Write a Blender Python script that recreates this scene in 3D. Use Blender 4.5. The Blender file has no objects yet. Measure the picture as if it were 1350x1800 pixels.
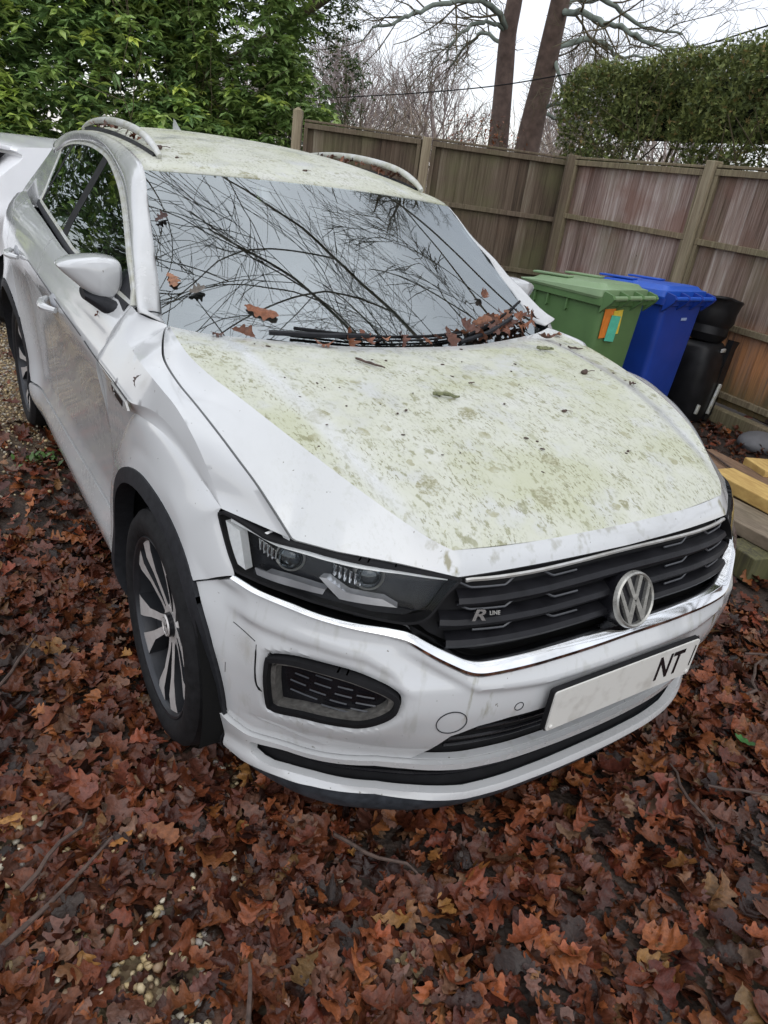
import bpy, bmesh, math, random
import numpy as np
from mathutils import Vector, Matrix
from mathutils.geometry import delaunay_2d_cdt
random.seed(7); rng=np.random.default_rng(11)
S=bpy.context.scene; COL=S.collection
# ------------------------------------------------------------------ camera, sky, light
cam_d=bpy.data.cameras.new('camera'); cam=bpy.data.objects.new('camera',cam_d); COL.objects.link(cam)
ya,pi_,ro=math.radians(35.443),math.radians(25.881),math.radians(8.186)
fw=Vector((math.sin(ya)*math.cos(pi_),math.cos(ya)*math.cos(pi_),-math.sin(pi_)))
r_=Vector((math.cos(ya),-math.sin(ya),0)); u_=r_.cross(fw)
r2=math.cos(ro)*r_+math.sin(ro)*u_; u2=-math.sin(ro)*r_+math.cos(ro)*u_
M=Matrix((r2,u2,-fw)).transposed().to_4x4(); M.translation=(-1.3166,-1.6037,1.5416); cam.matrix_world=M
cam_d.sensor_fit='VERTICAL'; cam_d.sensor_height=36; cam_d.lens=1223.58/1800*36
cam_d.clip_start=.05; cam_d.clip_end=400; S.camera=cam
W=bpy.data.worlds.new('World'); S.world=W; W.use_nodes=True; nt=W.node_tree; nt.nodes.clear()
SUN_EL,SUN_AZ=math.radians(48),math.radians(200)
def wn(t,**k):
    n=nt.nodes.new(t)
    for a,b in k.items(): setattr(n,a,b)
    return n
out=wn('ShaderNodeOutputWorld'); add=wn('ShaderNodeAddShader')
sky=wn('ShaderNodeTexSky',sky_type='NISHITA',sun_disc=False); sky.sun_elevation=SUN_EL; sky.sun_rotation=SUN_AZ
b1=wn('ShaderNodeBackground'); b1.inputs[1].default_value=.05
b2=wn('ShaderNodeBackground'); b2.inputs[1].default_value=1.0
tc=wn('ShaderNodeTexCoord'); sp=wn('ShaderNodeSeparateXYZ'); rp=wn('ShaderNodeValToRGB')
e=rp.color_ramp.elements; e[0].position=.0; e[0].color=(.80,.775,.79,1); e[1].position=.9; e[1].color=(1.45,1.47,1.50,1)
x=e.new(.25); x.color=(.88,.865,.885,1); x=e.new(.5); x.color=(.98,1.0,1.04,1)
nz=wn('ShaderNodeTexNoise'); nz.inputs['Scale'].default_value=2.2; nz.inputs['Detail'].default_value=4
mr=wn('ShaderNodeMapRange'); mr.inputs[1].default_value=.3; mr.inputs[2].default_value=.7; mr.inputs[3].default_value=.80; mr.inputs[4].default_value=1.12
mx=wn('ShaderNodeMix',data_type='RGBA',blend_type='MULTIPLY'); mx.inputs[0].default_value=1
L=nt.links.new
L(tc.outputs['Generated'],sp.inputs[0]); L(sp.outputs[2],rp.inputs[0]); L(tc.outputs['Generated'],nz.inputs['Vector']); L(nz.outputs[0],mr.inputs[0])
L(rp.outputs[0],mx.inputs[6]); L(mr.outputs[0],mx.inputs[7]); L(mx.outputs[2],b2.inputs[0]); L(sky.outputs[0],b1.inputs[0])
L(b1.outputs[0],add.inputs[0]); L(b2.outputs[0],add.inputs[1]); L(add.outputs[0],out.inputs[0])
sd=bpy.data.lights.new('sun','SUN'); sd.energy=.5; sd.angle=math.radians(50); sd.color=(1,.97,.93)
so=bpy.data.objects.new('sun',sd); COL.objects.link(so)
dv=Vector((math.sin(SUN_AZ)*math.cos(SUN_EL),math.cos(SUN_AZ)*math.cos(SUN_EL),math.sin(SUN_EL)))
so.rotation_euler=dv.to_track_quat('Z','Y').to_euler(); so.location=(0,0,12)
S.view_settings.view_transform='Standard'; S.view_settings.look='None'; S.view_settings.exposure=.12; S.view_settings.gamma=1
# ------------------------------------------------------------------ helpers
def tag(o,label=None,cat=None,group=None,kind=None):
    if label:o['label']=label
    if cat:o['category']=cat
    if group:o['group']=group
    if kind:o['kind']=kind
    return o
def empty(name,loc=(0,0,0),rz=0):
    o=bpy.data.objects.new(name,None); COL.objects.link(o); o.location=loc; o.rotation_euler=(0,0,rz); return o
def mesh_obj(name,V,F,mat=None,parent=None,smooth=True,sharp=32,attrs=None,mats=None,midx=None):
    me=bpy.data.meshes.new(name); V=np.asarray(V,float)
    me.from_pydata([tuple(v) for v in V],[],[tuple(int(i) for i in f) for f in F]); me.update()
    if smooth:
        me.shade_smooth()
        if sharp<180: me.set_sharp_from_angle(angle=math.radians(sharp))
    if attrs:
        for k,a in attrs.items():
            at=me.attributes.new(k,'FLOAT','POINT'); at.data.foreach_set('value',np.asarray(a,np.float32))
    for m in (mats or ([mat] if mat else [])): me.materials.append(m)
    if midx is not None: me.polygons.foreach_set('material_index',midx)
    o=bpy.data.objects.new(name,me); COL.objects.link(o)
    if parent: o.parent=parent
    return o
def bulk(name,V,k,mat,cols=None,parent=None,smooth=False,F=None):
    """fast mesh: V (n,k,3) n faces of k verts, or V flat with F (m,k)"""
    V=np.asarray(V,np.float32)
    if F is None:
        n=V.shape[0]; co=V.reshape(-1,3); F=np.arange(n*k,dtype=np.int32).reshape(n,k)
    else: co=V.reshape(-1,3); F=np.asarray(F,np.int32)
    me=bpy.data.meshes.new(name); me.vertices.add(len(co)); me.vertices.foreach_set('co',co.ravel())
    me.loops.add(F.size); me.loops.foreach_set('vertex_index',F.ravel())
    me.polygons.add(len(F)); me.polygons.foreach_set('loop_start',np.arange(0,F.size,F.shape[1],dtype=np.int32))
    me.update(calc_edges=True)
    me.polygons.foreach_set('use_smooth',np.full(len(F),smooth))
    if cols is not None:
        at=me.attributes.new('tint','FLOAT_COLOR','POINT'); c=np.c_[cols,np.ones(len(cols))].astype(np.float32); at.data.foreach_set('color',c.ravel())
    me.materials.append(mat); me.validate()
    o=bpy.data.objects.new(name,me); COL.objects.link(o)
    if parent:o.parent=parent
    return o
class MB:
    def __init__(s): s.V=[];s.F=[]
    def add(s,V,F):
        n=len(s.V); s.V+= [tuple(v) for v in V]; s.F+=[tuple(i+n for i in f) for f in F]
    def box(s,c,d,R=None,bev=0.):
        hx,hy,hz=[a/2 for a in d]; b=min(bev,hx*.9,hy*.9,hz*.9)
        if b<=0:
            P=[(x,y,z) for x in(-hx,hx) for y in(-hy,hy) for z in(-hz,hz)]
            F=[(0,1,3,2),(4,6,7,5),(0,4,5,1),(2,3,7,6),(0,2,6,4),(1,5,7,3)]
        else:
            bm=bmesh.new(); bmesh.ops.create_cube(bm,size=1)
            for v in bm.verts: v.co=Vector((v.co.x*hx*2,v.co.y*hy*2,v.co.z*hz*2))
            bmesh.ops.bevel(bm,geom=bm.edges[:],offset=b,segments=2,profile=.5,affect='EDGES')
            bm.verts.index_update(); P=[tuple(v.co) for v in bm.verts]; F=[[v.index for v in f.verts] for f in bm.faces]; bm.free()
        R=R or Matrix.Identity(3)
        s.add([tuple(R@Vector(p)+Vector(c)) for p in P],F)
    def tube(s,P,r,n=8,cap=True):
        P=[Vector(p) for p in P]; m=len(P); r=[r]*m if not hasattr(r,'__len__') else list(r)
        up=Vector((0,0,1)); V=[];F=[]
        prev=None
        for i in range(m):
            t=(P[min(i+1,m-1)]-P[max(i-1,0)]).normalized()
            a=prev if prev is not None else (up if abs(t.z)<.9 else Vector((1,0,0)))
            e1=(a-t*a.dot(t)).normalized(); e2=t.cross(e1); prev=e1
            for k in range(n):
                th=2*math.pi*k/n; V.append(P[i]+(e1*math.cos(th)+e2*math.sin(th))*r[i])
        for i in range(m-1):
            for k in range(n): F.append((i*n+k,i*n+(k+1)%n,(i+1)*n+(k+1)%n,(i+1)*n+k))
        if cap: F.append(tuple(range(n-1,-1,-1))); F.append(tuple(range((m-1)*n,m*n)))
        s.add(V,F)
    def ell(s,c,r,n=12,m=8,R=None):
        V=[];F=[];R=R or Matrix.Identity(3)
        for i in range(m+1):
            ph=math.pi*i/m
            for k in range(n):
                th=2*math.pi*k/n; V.append(R@Vector((r[0]*math.sin(ph)*math.cos(th),r[1]*math.sin(ph)*math.sin(th),r[2]*math.cos(ph)))+Vector(c))
        for i in range(m):
            for k in range(n): F.append((i*n+k,(i+1)*n+k,(i+1)*n+(k+1)%n,i*n+(k+1)%n))
        s.add(V,F)
    def prism(s,poly,fn,h0,h1):
        """poly 2D; fn(x,y,h)->3D"""
        n=len(poly); V=[fn(p[0],p[1],h1) for p in poly]+[fn(p[0],p[1],h0) for p in poly]
        s.add(V,[tuple(range(n)),tuple(range(2*n-1,n-1,-1))]+[(i,i+n,(i+1)%n+n,(i+1)%n) for i in range(n)])
    def lathe(s,prof,c,axis=Vector((1,0,0)),n=48,close=False):
        a=axis.normalized(); e1=a.orthogonal().normalized(); e2=a.cross(e1); V=[];F=[];m=len(prof); c=Vector(c)
        for (h,r) in prof:
            for k in range(n):
                th=2*math.pi*k/n; V.append(c+a*h+(e1*math.cos(th)+e2*math.sin(th))*r)
        for i in range(m-1 if not close else m):
            j=(i+1)%m
            for k in range(n): F.append((i*n+k,i*n+(k+1)%n,j*n+(k+1)%n,j*n+k))
        s.add(V,F)
    def build(s,name,mat,parent=None,smooth=True,sharp=32,attrs=None):
        o=mesh_obj(name,s.V,s.F,mat,parent,smooth,sharp,attrs)
        bm=bmesh.new(); bm.from_mesh(o.data); bmesh.ops.recalc_face_normals(bm,faces=bm.faces[:]); bm.to_mesh(o.data); bm.free()
        if smooth and sharp<180: o.data.set_sharp_from_angle(angle=math.radians(sharp))
        return o
def cr(P,n=8,closed=False):
    P=np.asarray(P,float); m=len(P); out=[]
    Q=lambda i: P[i%m] if closed else P[min(max(i,0),m-1)]
    for i in range(m if closed else m-1):
        p0,p1,p2,p3=Q(i-1),Q(i),Q(i+1),Q(i+2)
        for t in np.arange(n)/n: out.append(.5*((2*p1)+(-p0+p2)*t+(2*p0-5*p1+4*p2-p3)*t*t+(-p0+3*p1-3*p2+p3)*t**3))
    if not closed: out.append(P[-1])
    return np.array(out)
def resamp(P,n):
    P=np.asarray(P,float); d=np.r_[0,np.cumsum(np.linalg.norm(np.diff(P,axis=0),axis=1))]; t=np.linspace(0,d[-1],n)
    return np.stack([np.interp(t,d,P[:,k]) for k in range(P.shape[1])],1)
def dens(P,step):
    P=np.asarray(P,float); out=[]
    for a,b in zip(P,np.roll(P,-1,0)):
        k=max(1,int(np.ceil(np.linalg.norm(b-a)/step)))
        for t in range(k): out.append(a+(b-a)*t/k)
    return np.array(out)
def inside(p,poly):
    x,y=p[:,0],p[:,1]; r=np.zeros(len(p),bool); Q=np.roll(poly,-1,0)
    for (x1,y1),(x2,y2) in zip(poly,Q):
        if y1==y2: continue
        c=((y1>y)!=(y2>y))&(x<(x2-x1)*(y-y1)/(y2-y1)+x1); r^=c
    return r
def area(P): return .5*np.sum(P[:,0]*np.roll(P[:,1],-1)-np.roll(P[:,0],-1)*P[:,1])
def off2(P,g):
    """inset closed polygon by g"""
    P=np.asarray(P,float)
    if area(P)<0: P=P[::-1]
    a=P-np.roll(P,1,0); b=np.roll(P,-1,0)-P
    a/=np.linalg.norm(a,axis=1)[:,None]+1e-12; b/=np.linalg.norm(b,axis=1)[:,None]+1e-12
    n=np.c_[-a[:,1],a[:,0]]+np.c_[-b[:,1],b[:,0]]; l=np.linalg.norm(n,axis=1)[:,None]; n/=np.maximum(l,.3)
    c=np.clip(1/np.maximum(l/2,.4),1,2.2); return P+n*g*c
def panel(name,outl,fn,mat,parent,holes=(),step=.02,flange=.014,gap=0.,lift=0.,attr=None,sharp=32,flip=False,rs=None):
    if gap: outl=off2(outl,gap)
    O=dens(outl,step); H=[dens(h,step) for h in holes]
    lo,hi=O.min(0),O.max(0)
    gx,gy=np.meshgrid(np.arange(lo[0],hi[0],step)+step*.37,np.arange(lo[1],hi[1],step)+step*.41); G=np.c_[gx.ravel(),gy.ravel()]
    m=inside(G,O)
    for h in H: m&=~inside(G,h)
    G=G[m]; B=np.concatenate([O]+H)
    if len(G):
        keep=np.ones(len(G),bool)
        for i in range(0,len(G),400): keep[i:i+400]=((G[i:i+400,None]-B[None])**2).sum(2).min(1)>(step*.45)**2
        G=G[keep]
    pts=np.concatenate([B,G]); ed=[];k=0
    for l in [O]+H:
        n=len(l); ed+=[(k+i,k+(i+1)%n) for i in range(n)]; k+=n
    vs,es,fs,ov,oe,of=delaunay_2d_cdt([Vector(p) for p in pts],ed,[],0,1e-6)
    P2=np.array([tuple(v) for v in vs]); T=np.array([tuple(f) for f in fs])
    c=P2[T].mean(1); m=inside(c,O)
    for h in H: m&=~inside(c,h)
    T=T[m]
    V=fn(P2,lift); V2=fn(P2,lift+.01); nv=V2-V
    fnrm=np.cross(V[T[:,1]]-V[T[:,0]],V[T[:,2]]-V[T[:,0]]); s=(fnrm*nv[T[:,0]]).sum(1)
    T[s<0]=T[s<0][:,::-1]
    F=[tuple(t) for t in T]; V=list(V)
    if flange:
        # boundary edges used once
        cnt={}
        for t in T:
            for a,b in ((t[0],t[1]),(t[1],t[2]),(t[2],t[0])): cnt[(a,b)]=1
        bd=[(a,b) for (a,b) in cnt if (b,a) not in cnt]
        ids=sorted({a for e in bd for a in e}); mp={a:i for i,a in enumerate(ids)}
        top=[V[a] for a in ids]; low=list(fn(P2[ids],lift-flange)); n0=len(V); V+=top+low; n1=len(ids)
        for a,b in bd: F.append((n0+mp[b],n0+mp[a],n0+n1+mp[a],n0+n1+mp[b]))
    P3=np.asarray(V); at=None
    if attr:
        at={}
        for k,f in attr.items():
            a=f(P2); 
            if flange: a=np.r_[a,a[ids],a[ids]]
            at[k]=a
    return mesh_obj(name,P3,F,mat,parent,True,sharp,at)
def grid(name,A,mat,parent=None,attrs=None,sharp=32,ref=None,th=0.,closeu=False):
    """A (nu,nv,3) sheet; th = thickness along -normal (solid)"""
    A=np.asarray(A,float); nu,nv=A.shape[:2]; V=A.reshape(-1,3)
    F=[(i*nv+j,(i+1)%nu*nv+j,(i+1)%nu*nv+j+1,i*nv+j+1) for i in range(nu if closeu else nu-1) for j in range(nv-1)]
    if ref is not None:
        q=np.array(F); n=np.cross(V[q[:,2]]-V[q[:,0]],V[q[:,3]]-V[q[:,1]]); c=V[q].mean(1)
        if ((n*(c-np.array(ref))).sum(1)).sum()<0: F=[f[::-1] for f in F]
    if th:
        q=np.array(F); N=np.zeros_like(V); n=np.cross(V[q[:,2]]-V[q[:,0]],V[q[:,3]]-V[q[:,1]])
        for k in range(4): np.add.at(N,q[:,k],n)
        N/=np.linalg.norm(N,axis=1)[:,None]+1e-12; n0=len(V); V=np.r_[V,V-N*th]
        es={}
        for f in F:
            for a,b in zip(f,f[1:]+f[:1]): es[(a,b)]=1
        F2=[tuple(i+n0 for i in f[::-1]) for f in F]+[(b,a,a+n0,b+n0) for a,b in es if (b,a) not in es]
        F=F+F2
        if attrs: attrs={k:np.r_[a,a] for k,a in attrs.items()}
    return mesh_obj(name,V,F,mat,parent,True,sharp,attrs)
# ------------------------------------------------------------------ materials
class N:
    def __init__(s,name):
        s.m=bpy.data.materials.new(name); s.m.use_nodes=True; s.t=s.m.node_tree; s.b=s.t.nodes['Principled BSDF']; s.o=s.t.nodes['Material Output']
    def n(s,t,**k):
        x=s.t.nodes.new(t)
        for a,b in k.items(): setattr(x,a,b)
        return x
    def l(s,a,b): s.t.links.new(a,b)
    def noise(s,scale,detail=4,rough=.55,vec=None,dist=0):
        x=s.n('ShaderNodeTexNoise'); x.inputs['Scale'].default_value=scale; x.inputs['Detail'].default_value=detail; x.inputs['Roughness'].default_value=rough; x.inputs['Distortion'].default_value=dist
        if vec is None: vec=s.obj()
        s.l(vec,x.inputs['Vector']); return x.outputs[0]
    def obj(s):
        if not hasattr(s,'_o'): s._o=s.n('ShaderNodeTexCoord').outputs['Object']
        return s._o
    def mapv(s,scale=(1,1,1),rot=(0,0,0)):
        x=s.n('ShaderNodeMapping'); x.inputs['Scale'].default_value=scale; x.inputs['Rotation'].default_value=rot; s.l(s.obj(),x.inputs[0]); return x.outputs[0]
    def ramp(s,v,stops,interp='LINEAR'):
        x=s.n('ShaderNodeValToRGB'); x.color_ramp.interpolation=interp; e=x.color_ramp.elements
        e[0].position=stops[0][0]; e[0].color=(*stops[0][1],1); e[1].position=stops[-1][0]; e[1].color=(*stops[-1][1],1)
        for p,c in stops[1:-1]: q=e.new(p); q.color=(*c,1)
        s.l(v,x.inputs[0]); return x.outputs[0]
    def rng(s,v,a,b,c=0,d=1):
        x=s.n('ShaderNodeMapRange'); 
        for i,q in enumerate((a,b,c,d)): x.inputs[i+1].default_value=q
        s.l(v,x.inputs[0]); return x.outputs[0]
    def mix(s,f,a,b,mode='MIX'):
        x=s.n('ShaderNodeMix',data_type='RGBA',blend_type=mode)
        for i,q in ((0,f),(6,a),(7,b)):
            if isinstance(q,(int,float)): x.inputs[i].default_value=q if i==0 else (q,q,q,1)
            elif isinstance(q,tuple): x.inputs[i].default_value=(*q,1)
            else: s.l(q,x.inputs[i])
        return x.outputs[2]
    def math(s,op,a,b=0.):
        x=s.n('ShaderNodeMath',operation=op)
        for i,q in ((0,a),(1,b)):
            if isinstance(q,(int,float)): x.inputs[i].default_value=q
            else: s.l(q,x.inputs[i])
        return x.outputs[0]
    def attr(s,name,col=False):
        x=s.n('ShaderNodeAttribute'); x.attribute_name=name; return x.outputs['Color' if col else 'Fac']
    def bump(s,h,strength=.3,dist=.01):
        x=s.n('ShaderNodeBump'); x.inputs['Strength'].default_value=strength; x.inputs['Distance'].default_value=dist; s.l(h,x.inputs['Height']); s.l(x.outputs[0],s.b.inputs['Normal'])
    def set(s,**k):
        nm={'c':'Base Color','r':'Roughness','m':'Metallic','coat':'Coat Weight','ior':'IOR','spec':'Specular IOR Level','a':'Alpha','cr':'Coat Roughness','sss':'Subsurface Weight'}
        for a,b in k.items():
            i=s.b.inputs[nm[a]]
            if isinstance(b,tuple): i.default_value=(*b,1)
            elif isinstance(b,(int,float)): i.default_value=b
            else: s.l(b,i)
        return s.m
def plain(name,c,r=.5,m=0.,var=.12,scale=20,coat=0,bump=0.,spec=None):
    q=N(name); n=q.noise(scale,5); a=tuple(x*(1-var) for x in c); b=tuple(min(1,x*(1+var)) for x in c)
    col=q.ramp(n,[(.3,a),(.7,b)]); q.set(c=col,r=q.rng(q.noise(scale*.6,4),.3,.7,max(0,r-.07),min(1,r+.07)),m=m,coat=coat,spec=(spec if spec is not None else (.22 if max(c)<.06 and m==0 else .5)))
    if bump: q.bump(q.noise(scale*3,6),bump,.004)
    return q.m
def pch(xs,ys,x):
    # Catmull-Rom style cubic hermite (monotone-limited slopes), vectorised
    xs=np.asarray(xs,float);ys=np.asarray(ys,float);x=np.clip(x,xs[0],xs[-1])
    h=np.diff(xs);dl=np.diff(ys)/h
    m=np.zeros_like(ys);m[0]=dl[0];m[-1]=dl[-1]
    for i in range(1,len(xs)-1):
        if dl[i-1]*dl[i]>0: m[i]=2*dl[i-1]*dl[i]/(dl[i-1]+dl[i])
    i=np.clip(np.searchsorted(xs,x,side='right')-1,0,len(h)-1);t=(x-xs[i])/h[i]
    return (2*t**3-3*t**2+1)*ys[i]+(t**3-2*t**2+t)*h[i]*m[i]+(-2*t**3+3*t**2)*ys[i+1]+(t**3-t**2)*h[i]*m[i+1]
OUT=np.array([(-.02,-.845),(0,-.845),(.15,-.842),(.3,-.830),(.45,-.797),(.58,-.738),(.68,-.662),(.76,-.56),(.82,-.44),(.862,-.30),(.888,-.15),(.90,0),(.906,.2),(.906,.6),(.908,1.2),(.908,2.0),(.908,2.6),(.895,2.9),(.85,3.12),(.74,3.27),(.4,3.36),(0,3.39),(-.02,3.39)])
def _cr(P,n=24):
    out=[]
    for i in range(1,len(P)-2):
        p0,p1,p2,p3=P[i-1],P[i],P[i+1],P[i+2]
        for t in np.linspace(0,1,n,endpoint=False):
            out.append(.5*((2*p1)+(-p0+p2)*t+(2*p0-5*p1+4*p2-p3)*t*t+(-p0+3*p1-3*p2+p3)*t**3))
    out.append(P[-2]);return np.array(out)
CUR=_cr(OUT);_d=np.r_[0,np.cumsum(np.linalg.norm(np.diff(CUR,axis=0),axis=1))]
_t=np.gradient(CUR,axis=0);_t/=np.linalg.norm(_t,axis=1)[:,None]
NRM=np.c_[_t[:,1],-_t[:,0]]
def S_of(i): return _d[(i-1)*24]   # i = index in OUT
def base(s): return np.interp(s,_d,CUR[:,0]),np.interp(s,_d,CUR[:,1]),np.interp(s,_d,NRM[:,0]),np.interp(s,_d,NRM[:,1])
# vertical profiles: inset from outline at z
PZ=[.13,.175,.235,.26,.30,.35,.41,.47,.53,.58,.61,.64,.67,.73,.79,.825,.87,.905,.95,1.0,1.06,1.10]
PR={ # outline index -> insets
1:[.15,.06,.040,.05,.055,.05,.025,.008,.0,.004,.018,.035,.05,.066,.092,.112,.15,.2,.28,.4,.5,.5],
5:[.15,.06,.040,.05,.055,.05,.025,.008,.0,.004,.018,.030,.04,.055,.075,.095,.14,.19,.28,.4,.5,.5],
7:[.14,.045,.030,.045,.045,.035,.02,.008,.0,.004,.01,.016,.022,.035,.05,.07,.10,.14,.2,.3,.4,.4],
8:[.12,.04,.022,.03,.025,.02,.012,.005,.0,.002,.005,.010,.016,.026,.04,.05,.07,.09,.13,.2,.3,.3],
9:[.10,.035,.015,.022,.02,.015,.01,.004,.0,.0,.002,.007,.012,.02,.03,.035,.045,.052,.07,.12,.17,.2],
11:[.10,.05,.025,.015,.012,.01,.006,.002,.0,.0,.0,.002,.004,.008,.013,.016,.022,.027,.045,.08,.12,.15],
12:[.10,.05,.025,.015,.012,.012,.012,.012,.012,.012,.012,.012,.012,.01,.008,.007,.008,.01,.03,.06,.10,.13],
13:[.10,.06,.035,.028,.022,.032,.045,.053,.052,.050,.048,.046,.044,.036,.024,.016,.008,.006,.03,.05,.09,.125],
15:[.10,.06,.035,.028,.022,.032,.045,.053,.052,.050,.048,.046,.044,.036,.024,.016,.008,.008,.025,.042,.085,.125],
16:[.10,.05,.025,.015,.012,.006,.004,.002,.0,.0,.0,.0,.0,.0,.0,.0,.0,.008,.02,.036,.08,.125],
21:[.10,.05,.025,.015,.012,.01,.01,.01,.0,.0,.0,.01,.02,.03,.04,.05,.05,.07,.08,.1,.12,.15]}
_ks=sorted(PR);_ss=[S_of(k) for k in _ks];_tab=np.array([PR[k] for k in _ks])
def inset(s,z):
    s=np.atleast_1d(s).astype(float);z=np.atleast_1d(z).astype(float)
    y=np.interp(s,_d,CUR[:,1]);z0=z
    z=z-(.012+.045*np.clip(y-.1,0,2.2))*np.clip((z-.42)/.45,0,1)
    cols=np.array([pch(PZ,row,z) for row in _tab])  # k x n
    i=np.clip(np.searchsorted(_ss,s,side='right')-1,0,len(_ss)-2)
    a=np.array(_ss);t=np.clip((s-a[i])/(a[i+1]-a[i]),0,1);t=t*t*(3-2*t)
    n=np.arange(len(s));h=cols[i,n]*(1-t)+cols[i+1,n]*t
    for yc in (0.,2.59):
        r=np.hypot(y-yc,z0-.335);h=h-.026*np.exp(-((r-.40)/.10)**2)*(s>.8)*np.clip((s-.85)/.3,0,1)*np.clip((z0-.2)/.15,0,1)
    return h
def skin(s,z,off=0.):
    s=np.atleast_1d(s).astype(float);z=np.atleast_1d(z).astype(float)
    x,y,nx,ny=base(s);h=inset(s,z)-off
    return np.c_[x-nx*h,y-ny*h,z]
# ------------------------------------------------------------------ car materials
def paint(name,base=(.53,.54,.545)):
    q=N(name); al=q.attr('algae'); di=q.attr('dirt'); dr=q.attr('drip')
    n1=q.noise(7,6,.6); n2=q.noise(26,7,.65); n3=q.noise(130,3,.6); n4=q.noise(2.3,3)
    basec=q.mix(q.rng(q.noise(1.6,3),.35,.65),base,tuple(c*.965 for c in base))
    film=q.ramp(n1,[(.28,(.43,.44,.325)),(.5,(.50,.51,.42)),(.72,(.545,.55,.505))])
    film=q.mix(q.math('MULTIPLY',q.rng(n4,.5,.62),.6),film,(.40,.415,.25))
    cov=q.math('MULTIPLY',al,q.rng(q.math('ADD',n1,q.math('MULTIPLY',n2,.35)),.48,.66,.30,.95))
    c=q.mix(cov,basec,film)
    st=q.n('ShaderNodeTexNoise'); st.inputs['Scale'].default_value=1; st.inputs['Detail'].default_value=6; st.inputs['Roughness'].default_value=.62; q.l(q.mapv((44,30,30),(0,0,.5)),st.inputs['Vector'])
    sp=q.math('MULTIPLY',q.math('MULTIPLY',q.rng(st.outputs[0],.56,.64),q.rng(q.noise(5.5,4),.38,.56,.1,1)),al)
    c=q.mix(q.math('MULTIPLY',sp,.75),c,(.20,.20,.095))
    s2=q.n('ShaderNodeTexNoise'); s2.inputs['Scale'].default_value=1; s2.inputs['Detail'].default_value=5; s2.inputs['Roughness'].default_value=.7; q.l(q.mapv((150,60,60),(0,0,.35)),s2.inputs['Vector'])
    c=q.mix(q.math('MULTIPLY',q.math('MULTIPLY',q.rng(s2.outputs[0],.54,.60),q.rng(q.noise(9,4),.38,.58,.12,1)),q.math('MULTIPLY',al,.9)),c,(.19,.185,.10))
    s3=q.n('ShaderNodeTexNoise'); s3.inputs['Scale'].default_value=1; s3.inputs['Detail'].default_value=4; q.l(q.mapv((70,14,14),(0,0,.25)),s3.inputs['Vector'])
    c=q.mix(q.math('MULTIPLY',q.math('MULTIPLY',q.rng(s3.outputs[0],.66,.74),q.rng(q.noise(3.5,3),.45,.62)),q.math('MULTIPLY',al,.75)),c,(.56,.57,.56))
    # rounded lichen-like blotches
    v=q.n('ShaderNodeTexVoronoi'); v.inputs['Scale'].default_value=7.5; v.inputs['Randomness'].default_value=1
    wv=q.n('ShaderNodeVectorMath',operation='ADD'); q.l(q.obj(),wv.inputs[0]); nn=q.n('ShaderNodeTexNoise'); nn.inputs['Scale'].default_value=38; q.l(q.obj(),nn.inputs['Vector'])
    sc=q.n('ShaderNodeVectorMath',operation='SCALE'); q.l(nn.outputs[1],sc.inputs[0]); sc.inputs[3].default_value=.035; q.l(sc.outputs[0],wv.inputs[1]); q.l(wv.outputs[0],v.inputs['Vector'])
    sv=q.n('ShaderNodeSeparateColor'); q.l(v.outputs['Color'],sv.inputs[0])
    rad=q.rng(sv.outputs[0],.30,1,0,.30)
    bl=q.math('MULTIPLY',q.math('LESS_THAN',v.outputs['Distance'],rad),q.rng(q.math('ADD',q.math('MULTIPLY',n2,.5),q.math('MULTIPLY',n3,.5)),.44,.58,.1,1)); bl=q.math('MULTIPLY',bl,al)
    c=q.mix(bl,c,(.235,.225,.125))
    fl=q.math('MULTIPLY',q.math('GREATER_THAN',n3,.705),q.math('ADD',al,.06)); c=q.mix(q.math('MULTIPLY',fl,.75),c,(.13,.12,.07))
    dm=q.math('MULTIPLY',di,q.rng(q.math('ADD',q.noise(3,5),q.math('MULTIPLY',n2,.4)),.5,.85,.15,1)); c=q.mix(dm,c,(.36,.345,.32))
    v2=q.n('ShaderNodeTexVoronoi'); v2.inputs['Scale'].default_value=17; q.l(wv.outputs[0],v2.inputs['Vector']); sv2=q.n('ShaderNodeSeparateColor'); q.l(v2.outputs['Color'],sv2.inputs[0])
    b2_=q.math('MULTIPLY',q.math('LESS_THAN',v2.outputs['Distance'],q.rng(sv2.outputs[1],.35,1,0,.32)),q.math('MULTIPLY',q.rng(n2,.35,.6,.1,.75),al)); c=q.mix(b2_,c,(.27,.26,.145))
    # vertical run-down stains
    sn=q.n('ShaderNodeTexNoise'); sn.inputs['Scale'].default_value=1; sn.inputs['Detail'].default_value=5; q.l(q.mapv((34,34,9)),sn.inputs['Vector'])
    c=q.mix(q.math('MULTIPLY',q.math('MULTIPLY',dr,q.rng(sn.outputs[0],.56,.68)),.75),c,(.20,.19,.11))
    # scattered specks everywhere
    c=q.mix(q.math('MULTIPLY',q.math('GREATER_THAN',q.noise(75,2),.745),.7),c,(.12,.11,.08))
    r=q.mix(cov,.16,.62); rr=q.n('ShaderNodeSeparateColor'); q.l(r,rr.inputs[0])
    ro=q.math('ADD',q.math('ADD',rr.outputs[0],q.math('MULTIPLY',dm,.35)),q.rng(n2,.3,.7,-.03,.06))
    ct=q.math('SUBTRACT',.8,q.math('MULTIPLY',cov,.75))
    q.bump(q.math('MULTIPLY',q.math('ADD',n2,n3),q.math('ADD',al,.02)),.12,.002)
    return q.set(c=c,r=ro,coat=ct,cr=.06)
M_PAINT=paint('white_paint')
M_CLAD=plain('black_cladding',(.018,.019,.022),.55,var=.25,scale=60,bump=.15)
M_TYRE=plain('tyre_rubber',(.010,.010,.011),.7,var=.4,scale=45,bump=.2)
M_BLACK=plain('gloss_black',(.007,.007,.009),.25,var=.3,scale=18,spec=.35)
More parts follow.
